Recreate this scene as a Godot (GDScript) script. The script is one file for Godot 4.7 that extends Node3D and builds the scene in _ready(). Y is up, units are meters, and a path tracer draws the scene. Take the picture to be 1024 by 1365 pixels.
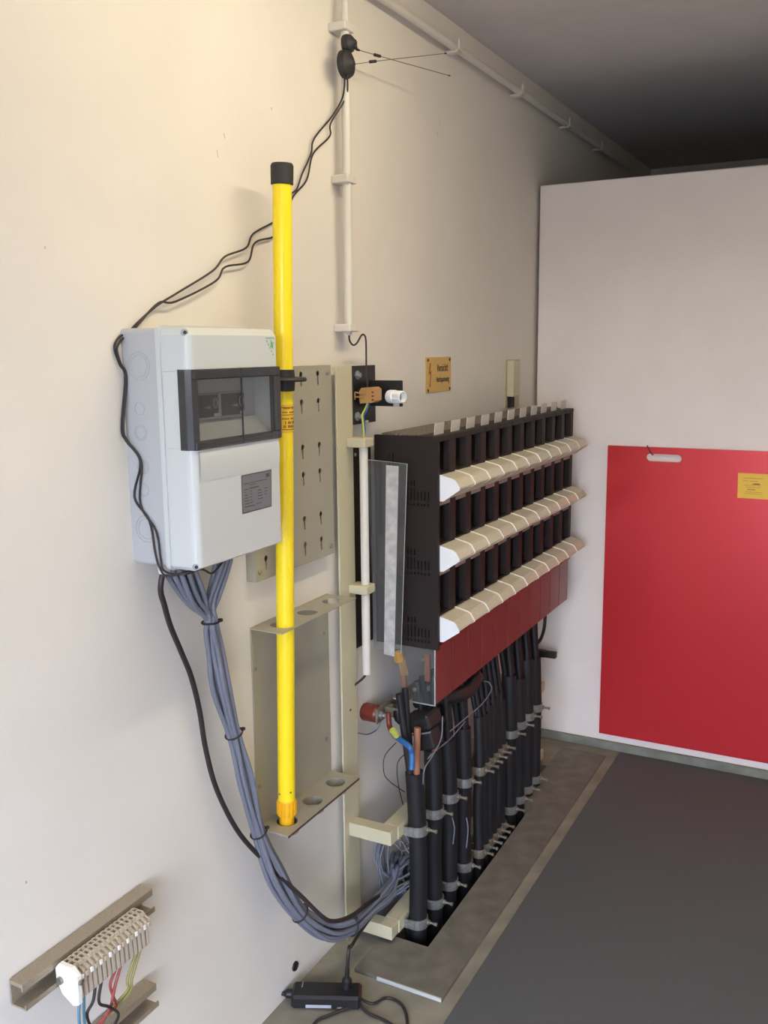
extends Node3D
# Low-voltage distribution room. x = away from the left wall, y = up, the room runs along -z. Units metres.

const EYE := Vector3(1.15, 1.5203, 0.0)
const FOCAL := 1244.07
var CB := Basis(Vector3(0.884239, -0.010641, -0.466914), Vector3(-0.071477, 0.98488, -0.157807), Vector3(0.461533, 0.172913, 0.870108))
var M := {}
var used := {}
const ORD := ["first", "second", "third", "fourth", "fifth", "sixth", "seventh", "eighth", "ninth", "tenth", "eleventh", "twelfth", "thirteenth", "fourteenth", "fifteenth", "sixteenth", "seventeenth", "eighteenth"]

# ---------------------------------------------------------------- measuring: a pixel is only a direction, the plane it touches gives the distance
func ray(u, v) -> Vector3:
	return CB * Vector3((u - 512.0) / FOCAL, -(v - 682.5) / FOCAL, -1.0)
func wx(x, u, v) -> Vector3:
	var d = ray(u, v); return EYE + d * ((x - EYE.x) / d.x)
func wy(y, u, v) -> Vector3:
	var d = ray(u, v); return EYE + d * ((y - EYE.y) / d.y)
func wz(z, u, v) -> Vector3:
	var d = ray(u, v); return EYE + d * ((z - EYE.z) / d.z)
func pathx(a) -> Array:              # [[x, u, v], ...] points at a known distance from the left wall
	var o := []
	for p in a: o.append(wx(p[0], p[1], p[2]))
	return o

# ---------------------------------------------------------------- mesh helpers
func S() -> SurfaceTool:
	var st := SurfaceTool.new(); st.begin(Mesh.PRIMITIVE_TRIANGLES); return st
func tri(st, a, b, c, n):
	if (c - a).cross(b - a).dot(n) < 0.0:
		var t = b; b = c; c = t
	var nn = (c - a).cross(b - a).normalized()
	for p in [a, b, c]:
		st.set_normal(nn); st.add_vertex(p)
func quad(st, a, b, c, d, n):
	tri(st, a, b, c, n); tri(st, a, c, d, n)
func tri_n(st, a, b, c, na, nb, nc):
	if (c - a).cross(b - a).dot(na + nb + nc) < 0.0:
		var t = b; b = c; c = t
		t = nb; nb = nc; nc = t
	st.set_normal(na); st.add_vertex(a); st.set_normal(nb); st.add_vertex(b); st.set_normal(nc); st.add_vertex(c)
func cbox(st, lo: Vector3, hi: Vector3, r = 0.0015, xf = Transform3D()):   # chamfered box
	var c = (lo + hi) * 0.5
	var h = (hi - lo) * 0.5
	h = Vector3(absf(h.x), absf(h.y), absf(h.z))
	r = minf(r, minf(h.x, minf(h.y, h.z)) * 0.8)
	var P = func(s: Vector3, ax: int) -> Vector3:
		var q = Vector3(s.x * (h.x - r), s.y * (h.y - r), s.z * (h.z - r)); q[ax] = s[ax] * h[ax]
		return xf * (c + q)
	var B = xf.basis
	for ax in 3:
		var a1 = (ax + 1) % 3
		var a2 = (ax + 2) % 3
		for s in [-1.0, 1.0]:
			var k = []
			for t in [[-1.0, -1.0], [1.0, -1.0], [1.0, 1.0], [-1.0, 1.0]]:
				var e := Vector3.ZERO; e[ax] = s; e[a1] = t[0]; e[a2] = t[1]; k.append(P.call(e, ax))
			var n := Vector3.ZERO; n[ax] = s
			quad(st, k[0], k[1], k[2], k[3], B * n)
			for t in [-1.0, 1.0]:
				var e0 := Vector3.ZERO; e0[ax] = s; e0[a1] = t; e0[a2] = -1.0
				var e1 = e0; e1[a2] = 1.0
				var m := Vector3.ZERO; m[ax] = s; m[a1] = t
				quad(st, P.call(e0, ax), P.call(e1, ax), P.call(e1, a1), P.call(e0, a1), B * m)
	for sx in [-1.0, 1.0]:
		for sy in [-1.0, 1.0]:
			for sz in [-1.0, 1.0]:
				var e = Vector3(sx, sy, sz)
				tri(st, P.call(e, 0), P.call(e, 1), P.call(e, 2), B * e)
func curve(pts: Array, sub = 6) -> Array:      # Catmull-Rom
	var o := []
	var n = pts.size()
	for i in n - 1:
		var p0 = pts[maxi(i - 1, 0)]
		var p1 = pts[i]
		var p2 = pts[i + 1]
		var p3 = pts[mini(i + 2, n - 1)]
		for k in sub:
			o.append(p1.cubic_interpolate(p2, p0, p3, float(k) / sub))
	o.append(pts[n - 1])
	return o
func tube(st, pts: Array, r, n = 8, closed = false):
	var m = pts.size()
	var rings := []
	var t0 = (pts[1] - pts[0]).normalized()
	var u = t0.cross(Vector3.UP if absf(t0.y) < 0.9 else Vector3.RIGHT).normalized()
	for i in m:
		var a = pts[(i - 1 + m) % m] if closed else pts[maxi(i - 1, 0)]
		var b = pts[(i + 1) % m] if closed else pts[mini(i + 1, m - 1)]
		var t = (b - a).normalized()
		u = (u - t * u.dot(t)).normalized()
		var w = t.cross(u)
		var rr = r[i] if r is Array else r
		var ring := []
		for k in n:
			var g = TAU * k / n
			var d = u * cos(g) + w * sin(g)
			ring.append([pts[i] + d * rr, d])
		rings.append(ring)
	for i in (m if closed else m - 1):
		var A = rings[i]
		var Bq = rings[(i + 1) % m]
		for k in n:
			var k2 = (k + 1) % n
			tri_n(st, A[k][0], A[k2][0], Bq[k2][0], A[k][1], A[k2][1], Bq[k2][1])
			tri_n(st, A[k][0], Bq[k2][0], Bq[k][0], A[k][1], Bq[k2][1], Bq[k][1])
	if not closed:
		for e in [0, m - 1]:
			var d = (pts[0] - pts[1]) if e == 0 else (pts[m - 1] - pts[m - 2])
			for k in n: tri(st, pts[e], rings[e][k][0], rings[e][(k + 1) % n][0], d)
func lathe(st, o: Vector3, axis: Vector3, prof: Array, n = 24):   # prof: [[radius, height], ...] flat-shaded rings with smooth turning
	axis = axis.normalized()
	var u = axis.cross(Vector3.UP if absf(axis.y) < 0.9 else Vector3.RIGHT).normalized()
	var w = axis.cross(u)
	for i in prof.size() - 1:
		var p = prof[i]
		var q = prof[i + 1]
		var e = Vector2(q[0] - p[0], q[1] - p[1])
		if e.length() < 1e-7: continue
		var sl = Vector2(e.y, -e.x).normalized()
		for k in n:
			var a0 = TAU * k / n
			var a1 = TAU * (k + 1) / n
			var d0 = u * cos(a0) + w * sin(a0)
			var d1 = u * cos(a1) + w * sin(a1)
			var n0 = d0 * sl.x + axis * sl.y
			var n1 = d1 * sl.x + axis * sl.y
			var A = o + d0 * p[0] + axis * p[1]
			var Bq = o + d1 * p[0] + axis * p[1]
			var C = o + d1 * q[0] + axis * q[1]
			var D = o + d0 * q[0] + axis * q[1]
			if q[0] > 1e-6: tri_n(st, A, C, D, n0, n1, n0)
			if p[0] > 1e-6: tri_n(st, A, Bq, C, n0, n1, n1)
func disc(o: Vector3, axis: Vector3, r, h, n = 16) -> SurfaceTool:
	var st = S(); lathe(st, o, axis, [[0, 0], [r, 0], [r, h * 0.7], [r * 0.85, h], [0, h]], n); return st
func extr(st, poly: PackedVector2Array, O: Vector3, U: Vector3, V: Vector3, W: Vector3, skip = []):   # prism of a 2D outline; W is its depth; walls lying on a u in skip are left open
	var idx = Geometry2D.triangulate_polygon(poly)
	var at = func(p: Vector2, k: float) -> Vector3: return O + U * p.x + V * p.y + W * k
	for i in range(0, idx.size(), 3):
		tri(st, at.call(poly[idx[i]], 0.0), at.call(poly[idx[i + 1]], 0.0), at.call(poly[idx[i + 2]], 0.0), -W)
		tri(st, at.call(poly[idx[i]], 1.0), at.call(poly[idx[i + 1]], 1.0), at.call(poly[idx[i + 2]], 1.0), W)
	var ccw = not Geometry2D.is_polygon_clockwise(poly)
	for i in poly.size():
		var p = poly[i]
		var q = poly[(i + 1) % poly.size()]
		var sk = false
		for s in skip:
			if absf(p.x - s) < 1e-6 and absf(q.x - s) < 1e-6: sk = true
		if sk: continue
		var e = q - p
		var nn = Vector2(e.y, -e.x) * (1.0 if ccw else -1.0)
		quad(st, at.call(p, 0.0), at.call(q, 0.0), at.call(q, 1.0), at.call(p, 1.0), U * nn.x + V * nn.y)
func holed(st, u0, u1, v0, v1, cols: Array, O, U, V, W):   # plate with real holes; cols: [[u, [hole, ...]], ...], a hole is its half outline [[du, v], ...] from low v to high v
	var ends := [[u0, []]]
	ends.append_array(cols); ends.append([u1, []])
	for i in ends.size() - 1:
		var A = ends[i]
		var Bq = ends[i + 1]
		var poly := PackedVector2Array()
		poly.append(Vector2(A[0], v0)); poly.append(Vector2(Bq[0], v0))
		for h in Bq[1]:
			for p in h: poly.append(Vector2(Bq[0] - p[0], p[1]))
		poly.append(Vector2(Bq[0], v1)); poly.append(Vector2(A[0], v1))
		var rev = A[1].duplicate(); rev.reverse()
		for h in rev:
			var hr = h.duplicate(); hr.reverse()
			for p in hr: poly.append(Vector2(A[0] + p[0], p[1]))
		var sk := []
		if i > 0: sk.append(A[0])
		if i < ends.size() - 2: sk.append(Bq[0])
		extr(st, poly, O, U, V, W, sk)
func half_circle(v, r, n = 10) -> Array:
	var o := []
	for k in n + 1:
		var a = -PI / 2 + PI * k / n
		o.append([maxf(cos(a), 0.0) * r, v + sin(a) * r])
	return o
func half_slot(v0, v1, w) -> Array:
	return [[0.0, v0], [w, v0 + w * 0.4], [w, v1 - w * 0.4], [0.0, v1]]
func face(st, a, b, c, d, n):       # textured quad: a lower left, b lower right, c upper right, d upper left
	var g = [[a, Vector2(0, 1)], [b, Vector2(1, 1)], [c, Vector2(1, 0)], [d, Vector2(0, 0)]]
	for t in [[0, 1, 2], [0, 2, 3]]:
		var k = t
		if (g[k[2]][0] - g[k[0]][0]).cross(g[k[1]][0] - g[k[0]][0]).dot(n) < 0.0: k = [t[0], t[2], t[1]]
		for i in k:
			st.set_normal(n); st.set_uv(g[i][1]); st.add_vertex(g[i][0])

# ---------------------------------------------------------------- object helpers
func numbered(n: String) -> String:
	if not used.has(n):
		used[n] = 0; return n
	used[n] += 1
	return "%s_%03d" % [n, used[n]]
func obj(called: String, st: SurfaceTool, m: Material, parent: Node = self) -> MeshInstance3D:
	var o := MeshInstance3D.new()
	o.name = numbered(called) if parent == self else called
	o.mesh = st.commit(); o.material_override = m
	o.cast_shadow = GeometryInstance3D.SHADOW_CASTING_SETTING_ON
	parent.add_child(o, true)
	return o
func share(called: String, mesh: Mesh, m: Material, parent: Node, at = Vector3.ZERO) -> MeshInstance3D:
	var o := MeshInstance3D.new()
	o.name = called; o.mesh = mesh; o.material_override = m; o.position = at
	parent.add_child(o, true)
	return o
func tag(o: Node, label: String, category: String, group = "", kind = ""):
	o.set_meta("label", label); o.set_meta("category", category)
	if group != "": o.set_meta("group", group)
	if kind != "": o.set_meta("kind", kind)
	return o
func thing(called: String, label: String, category: String, at = Vector3.ZERO, group = "") -> Node3D:
	var o := Node3D.new(); o.name = numbered(called); o.position = at; add_child(o, true)
	tag(o, label, category, group)
	return o
func text(called: String, s: String, size: float, m: Material, parent: Node, xf: Transform3D, depth = 0.0006):
	var t := TextMesh.new()
	var fo := SystemFont.new(); fo.font_names = PackedStringArray(["Droid Sans"]); fo.font_weight = 700
	t.font = fo; t.text = s; t.font_size = 64; t.pixel_size = size / 64.0; t.depth = depth
	var o := MeshInstance3D.new(); o.name = called; o.mesh = t; o.material_override = m; o.transform = xf
	parent.add_child(o, true)
	return o

# ---------------------------------------------------------------- materials
func noise_tex(lo: float, freq: float, seed_: int, oct = 4, hi = 1.0, stretch = false) -> ImageTexture:
	var f := FastNoiseLite.new(); f.seed = seed_; f.frequency = freq; f.fractal_octaves = oct
	var im := f.get_seamless_image(256, 256)
	var o := Image.create(256, 256, false, Image.FORMAT_RGB8)
	for y in 256:
		for x in 256:
			var k = lerpf(lo, hi, im.get_pixel(x, (y / 8) if stretch else y).r)
			o.set_pixel(x, y, Color(k, k, k))
	return ImageTexture.create_from_image(o)
var T := {}
func mat(c: Color, rough: float, metal = 0.0, tex = "", scale = 4.0, spec = 0.5) -> StandardMaterial3D:
	var m := StandardMaterial3D.new()
	m.albedo_color = c; m.roughness = rough; m.metallic = metal; m.metallic_specular = spec
	if tex != "":
		m.albedo_texture = T[tex]; m.uv1_triplanar = true; m.uv1_world_triplanar = true; m.uv1_scale = Vector3.ONE * scale
	return m
func clear(c: Color, a: float, rough: float) -> StandardMaterial3D:
	var m := mat(c, rough); m.transparency = BaseMaterial3D.TRANSPARENCY_ALPHA; m.albedo_color.a = a; return m
func bumps(m: StandardMaterial3D, seed_: int, freq: float, depth_cm: float):
	m.heightmap_enabled = true; m.heightmap_texture = noise_tex(0.0, freq, seed_, 3); m.heightmap_scale = depth_cm
func rgb(r, g, b) -> Color: return Color(r / 255.0, g / 255.0, b / 255.0)

func materials():
	T.fine = noise_tex(0.9, 0.06, 3)
	T.soft = noise_tex(0.975, 0.012, 5)
	T.dirty = noise_tex(0.8, 0.02, 8, 5)
	T.grain = noise_tex(0.78, 0.16, 11, 2)
	T.brush = noise_tex(0.85, 0.05, 15, 4, 1.0, true)
	M.wall = mat(rgb(226, 220, 208), 0.75, 0, "soft", 0.9)
	bumps(M.wall, 21, 0.05, 0.03)
	M.board = mat(rgb(236, 226, 218), 0.6, 0, "soft", 1.3)
	M.ceiling = mat(rgb(205, 200, 196), 0.9, 0, "soft", 2.0)
	M.conc = mat(rgb(152, 146, 128), 0.8, 0, "dirty", 1.6)
	M.skirt = mat(rgb(133, 135, 122), 0.7, 0, "dirty", 2.0)
	M.mat = mat(rgb(98, 100, 100), 0.75, 0, "grain", 9.0)
	M.cover_board = mat(rgb(124, 119, 107), 0.7, 0, "dirty", 2.4)
	M.chip = mat(rgb(205, 208, 200), 0.7, 0, "grain", 20)
	M.chip_dark = mat(rgb(178, 168, 152), 0.9)
	M.white = mat(rgb(196, 200, 197), 0.38)
	M.shell = mat(rgb(176, 178, 179), 0.42)
	M.seam = mat(rgb(165, 168, 170), 0.6)
	M.pipe = mat(rgb(214, 209, 198), 0.45, 0, "soft", 3)
	M.yellow = mat(rgb(250, 222, 34), 0.28)
	M.amber = mat(rgb(240, 176, 22), 0.4, 0, "soft", 5)
	M.rubber = mat(rgb(44, 42, 42), 0.6, 0, "fine", 9)
	M.black = mat(rgb(28, 27, 29), 0.45, 0, "fine", 8)
	M.sheath = mat(rgb(19, 19, 23), 0.58, 0, "fine", 9)
	M.wire_black = mat(rgb(42, 34, 34), 0.5)
	M.brown = mat(rgb(45, 37, 35), 0.58, 0, "fine", 10, 0.35)
	M.brown_shade = mat(rgb(36, 30, 30), 0.55, 0, "fine", 8)  # darker brown, shade inside the pockets put into the contact colour
	M.fin = mat(rgb(134, 124, 112), 0.6, 0, "fine", 12)
	M.cream = mat(rgb(217, 208, 184), 0.45, 0, "fine", 8)
	M.cap = mat(rgb(235, 238, 238), 0.4, 0, "soft", 4)
	M.rim = mat(rgb(240, 234, 218), 0.45, 0, "soft", 6)
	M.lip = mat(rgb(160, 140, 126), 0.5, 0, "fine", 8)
	M.tag = mat(rgb(222, 214, 202), 0.6, 0, "grain", 30)
	M.red_clear = clear(rgb(138, 64, 59), 0.88, 0.28)
	M.red_edge = mat(rgb(140, 38, 30), 0.35)
	M.red = mat(rgb(208, 54, 58), 0.24, 0.3, "", 2, 0.5)
	M.steel = mat(rgb(166, 161, 142), 0.45, 0.1, "soft", 2.5)
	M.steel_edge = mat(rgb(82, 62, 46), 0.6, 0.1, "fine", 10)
	M.frame = mat(rgb(198, 190, 158), 0.5, 0, "soft", 2.2)
	M.zinc = mat(rgb(188, 190, 186), 0.36, 0.75, "dirty", 14)
	M.zinc_dull = mat(rgb(150, 142, 126), 0.5, 0.5, "dirty", 14)
	M.screw = mat(rgb(150, 146, 136), 0.35, 0.7)
	M.din = mat(rgb(170, 156, 134), 0.42, 0.4, "fine", 12)
	M.term = mat(rgb(196, 182, 158), 0.55, 0, "fine", 20)
	M.bracket = mat(rgb(240, 238, 228), 0.5, 0, "soft", 6)
	M.hole = mat(rgb(84, 70, 56), 0.9)
	M.grey_cable = mat(rgb(116, 119, 130), 0.5, 0, "soft", 8)
	M.blue = mat(rgb(38, 94, 152), 0.45)
	M.cyan = mat(rgb(88, 128, 146), 0.45)
	M.wire_red = mat(rgb(146, 66, 60), 0.45)
	M.wire_green = mat(rgb(140, 134, 72), 0.45)
	M.wire_brown = mat(rgb(150, 98, 70), 0.5)
	M.lime = mat(rgb(176, 182, 80), 0.45)
	M.copper = mat(rgb(196, 128, 88), 0.4, 0.5, "fine", 20)
	M.maroon = mat(rgb(112, 46, 34), 0.4, 0, "fine", 10)
	M.sign = mat(rgb(208, 168, 92), 0.5, 0, "soft", 8)
	M.ink = mat(rgb(70, 58, 44), 0.7)
	M.ink_red = mat(rgb(150, 78, 52), 0.7)
	M.green = mat(rgb(96, 172, 108), 0.6)
	M.sticker_yellow = mat(rgb(238, 190, 48), 0.5, 0, "soft", 8)
	M.tan = mat(rgb(180, 138, 84), 0.5, 0, "fine", 14)
	M.smoke = clear(rgb(52, 52, 54), 0.88, 0.16)
	M.pane = clear(rgb(30, 33, 33), 0.2, 0.05)
	M.acrylic = clear(rgb(120, 124, 128), 0.13, 0.08)
	M.acrylic_edge = clear(rgb(210, 215, 215), 0.55, 0.2)
	M.tape = mat(rgb(196, 194, 188), 0.55, 0, "dirty", 6)
	M.device = mat(rgb(24, 27, 40), 0.35)
	M.outside = mat(rgb(150, 146, 138), 0.9, 0, "dirty", 0.3)

# ---------------------------------------------------------------- scene
func _ready():
	# camera
	var cam := Camera3D.new(); cam.name = "camera"
	cam.transform = Transform3D(CB, EYE); cam.fov = 57.4988; cam.near = 0.05; cam.far = 200.0
	add_child(cam); cam.current = true
	# sky (overcast daylight, seen through the open doorway behind the camera) and exposure
	var we := WorldEnvironment.new(); we.name = "environment"
	var env := Environment.new()
	var sm := ProceduralSkyMaterial.new()
	sm.sky_top_color = Color(0.75, 0.826, 1.0); sm.sky_horizon_color = Color(0.975, 0.98, 1.0)
	sm.ground_horizon_color = Color(0.5, 0.48, 0.44); sm.ground_bottom_color = Color(0.35, 0.33, 0.3)
	sm.sky_energy_multiplier = 2.75; sm.ground_energy_multiplier = 1.5
	var sk := Sky.new(); sk.sky_material = sm
	env.background_mode = Environment.BG_SKY; env.sky = sk; env.background_energy_multiplier = 2.85
	env.ambient_light_source = Environment.AMBIENT_SOURCE_SKY
	env.tonemap_mode = Environment.TONE_MAPPER_LINEAR; env.tonemap_exposure = 0.6
	env.sdfgi_enabled = true; env.ssao_enabled = true; env.ssil_enabled = true
	we.environment = env; add_child(we)
	materials()
	ceiling_lamp()
	shell()
	fuse_strips()
	guards()
	red_panel()
	distribution_box()
	tester_rod()
	key_plate()
	rod_holder()
	frame_rails()
	conduits()
	power_cables()
	grey_bundle()
	antennas()
	switch_plate()
	small_wall_things()
	din_terminals()
	adapter()
	loose_wires()

func ceiling_lamp():
	var lx = 0.7
	var t := thing("ceiling_lamp", "white batten ceiling lamp with one fluorescent tube", "lamp", Vector3(lx, 2.43, -1.5))
	var st = S(); cbox(st, Vector3(-0.035, -0.06, -0.63), Vector3(0.035, 0, 0.63), 0.004); obj("housing", st, M.white, t)
	for s in [-1.0, 1.0]:
		st = S(); cbox(st, Vector3(-0.014, -0.15, s * 0.61 - 0.012), Vector3(0.014, -0.058, s * 0.61 + 0.012), 0.003); obj("tube_holder", st, M.white, t)
	st = S(); tube(st, [Vector3(0, -0.13, -0.6), Vector3(0, -0.13, 0.6)], 0.013, 16)
	var g := StandardMaterial3D.new(); g.albedo_color = Color(0.9, 0.88, 0.82); g.emission_enabled = true
	g.emission = Color(0.987, 0.918, 0.785); g.emission_energy_multiplier = 4.0
	obj("lamp_tube", st, g, t)
	for s in [-1.0, 1.0]:
		var l := AreaLight3D.new(); l.name = "lamp_light"
		l.area_size = Vector2(1.2, 0.026); l.light_energy = 1.42; l.light_color = Color(0.987, 0.918, 0.785)
		l.area_range = 12.0; l.area_attenuation = 2.0; l.shadow_enabled = true
		var dirn = Vector3(s * 0.75, -1.0, 0).normalized()
		l.transform = Transform3D(Basis.looking_at(dirn, Vector3(0, 1, 0)), Vector3(0, -0.13, 0) + dirn * 0.016)
		t.add_child(l, true)

func structure(called, st, m, label, category):
	var o = obj(called, st, m); tag(o, label, category, "", "structure"); return o

func shell():
	var st = S(); cbox(st, Vector3(-0.2, -0.7, -5.4), Vector3(0, 2.6, 1.2), 0.001)
	structure("wall_left", st, M.wall, "cream painted plaster wall carrying the box and fuse rack", "wall")
	var wl = get_node("wall_left")
	for p in [[362, 145, 0.003, 0.006], [299, 181, 0.002, 0.010], [368, 373, 0.003, 0.003], [35, 1176, 0.003, 0.005], [290, 205, 0.0015, 0.014], [583, 178, 0.003, 0.011], [586, 160, 0.0015, 0.02], [640, 620, 0.002, 0.003], [512, 300, 0.002, 0.004], [60, 330, 0.002, 0.004]]:
		var q = wx(0.0, p[0], p[1])
		st = S(); cbox(st, Vector3(-0.0003, -p[3] * 0.5, -p[2] * 0.5), Vector3(0.0002, p[3] * 0.5, p[2] * 0.5), 0.0001, Transform3D(Basis(Vector3.RIGHT, 0.25), q)); obj("paint_chip", st, M.chip_dark, wl)
	st = S(); cbox(st, Vector3(2.0, -0.7, -5.4), Vector3(2.2, 2.6, 1.2), 0.001)
	structure("wall_right", st, M.wall, "cream painted plaster wall across from the fuse rack", "wall")
	st = S(); cbox(st, Vector3(0, 2.43, -5.4), Vector3(2.0, 2.6, 1.2), 0.001)
	structure("ceiling", st, M.ceiling, "grey concrete ceiling of the switch room", "ceiling")
	st = S()
	cbox(st, Vector3(0, -0.7, 1.0), Vector3(0.45, 2.43, 1.2), 0.001); cbox(st, Vector3(1.85, -0.7, 1.0), Vector3(2.0, 2.43, 1.2), 0.001)
	cbox(st, Vector3(0.45, 1.9, 1.0), Vector3(1.85, 2.43, 1.2), 0.001)
	structure("wall_front", st, M.wall, "cream wall with the open doorway behind the camera", "wall")
	st = S(); cbox(st, Vector3(0, -0.7, -5.4), Vector3(2.0, 2.43, -5.2), 0.001)
	structure("wall_rear", st, M.wall, "rear wall of the cell behind the white partition", "wall")
	st = S()   # partition board: stands a finger away from the left wall and stops below the ceiling
	cbox(st, Vector3(0.013, 0.0, -3.4), Vector3(2.0, 2.09, -3.37), 0.003)
	structure("wall_back", st, M.board, "white partition board that ends below the dark ceiling", "wall")
	st = S(); cbox(st, Vector3(0.0, 0.0, -3.37), Vector3(2.0, 0.034, -3.354), 0.003)
	structure("baseboard_back", st, M.skirt, "grey green painted skirting at the foot of the partition", "baseboard")
	# floor with the cable pit cut out
	st = S()
	var fl := PackedVector2Array([Vector2(-0.001, 1.2), Vector2(-0.001, -1.952), Vector2(0.226, -1.952), Vector2(0.219, -2.79), Vector2(0.165, -2.80), Vector2(0.165, -3.12), Vector2(-0.001, -3.12), Vector2(-0.001, -5.4), Vector2(2.0, -5.4), Vector2(2.0, 1.2)])
	extr(st, fl, Vector3.ZERO, Vector3.RIGHT, Vector3(0, 0, 1), Vector3(0, -0.25, 0))
	structure("floor", st, M.conc, "grey beige painted concrete floor around the cable pit", "floor")
	st = S(); cbox(st, Vector3(0, -0.75, -3.2), Vector3(0.4, -0.7, -1.85), 0.001)
	cbox(st, Vector3(0.3, -0.7, -3.2), Vector3(0.4, -0.251, -1.85), 0.001)
	cbox(st, Vector3(0, -0.7, -1.93), Vector3(0.3, -0.251, -1.85), 0.001); cbox(st, Vector3(0, -0.7, -3.2), Vector3(0.3, -0.251, -3.13), 0.001)
	structure("trim_1", st, M.conc, "concrete trench under the fuse rack cables", "cable pit")
	st = S(); cbox(st, Vector3(-6, -0.3, 1.2), Vector3(10, -0.02, 16), 0.001)
	structure("ground_outside", st, M.outside, "pale paved ground outside the doorway", "ground")
	# floor covering
	st = S(); cbox(st, Vector3(0.372, 0.0, -3.352), Vector3(2.0, 0.004, 0.98), 0.001)
	tag(obj("rubber_mat", st, M.mat), "dark grey rubber mat covering the walkway floor", "mat")
	var t := thing("pit_cover_board", "grey brown worn cover board around the cable pit", "board")
	st = S()
	var cb := PackedVector2Array([Vector2(0.10, -1.797), Vector2(0.338, -1.794), Vector2(0.336, -3.285), Vector2(0.168, -3.285), Vector2(0.168, -2.805), Vector2(0.2185, -2.79), Vector2(0.227, -1.955), Vector2(0.10, -1.955)])
	extr(st, cb, Vector3(0, 0.0, 0), Vector3.RIGHT, Vector3(0, 0, 1), Vector3(0, 0.010, 0)); obj("board", st, M.cover_board, t)
	st = S(); cbox(st, Vector3(0.165, 0.001, -1.797), Vector3(0.337, 0.0108, -1.7915), 0.001); obj("edge_strip", st, M.chip, t)

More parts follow.
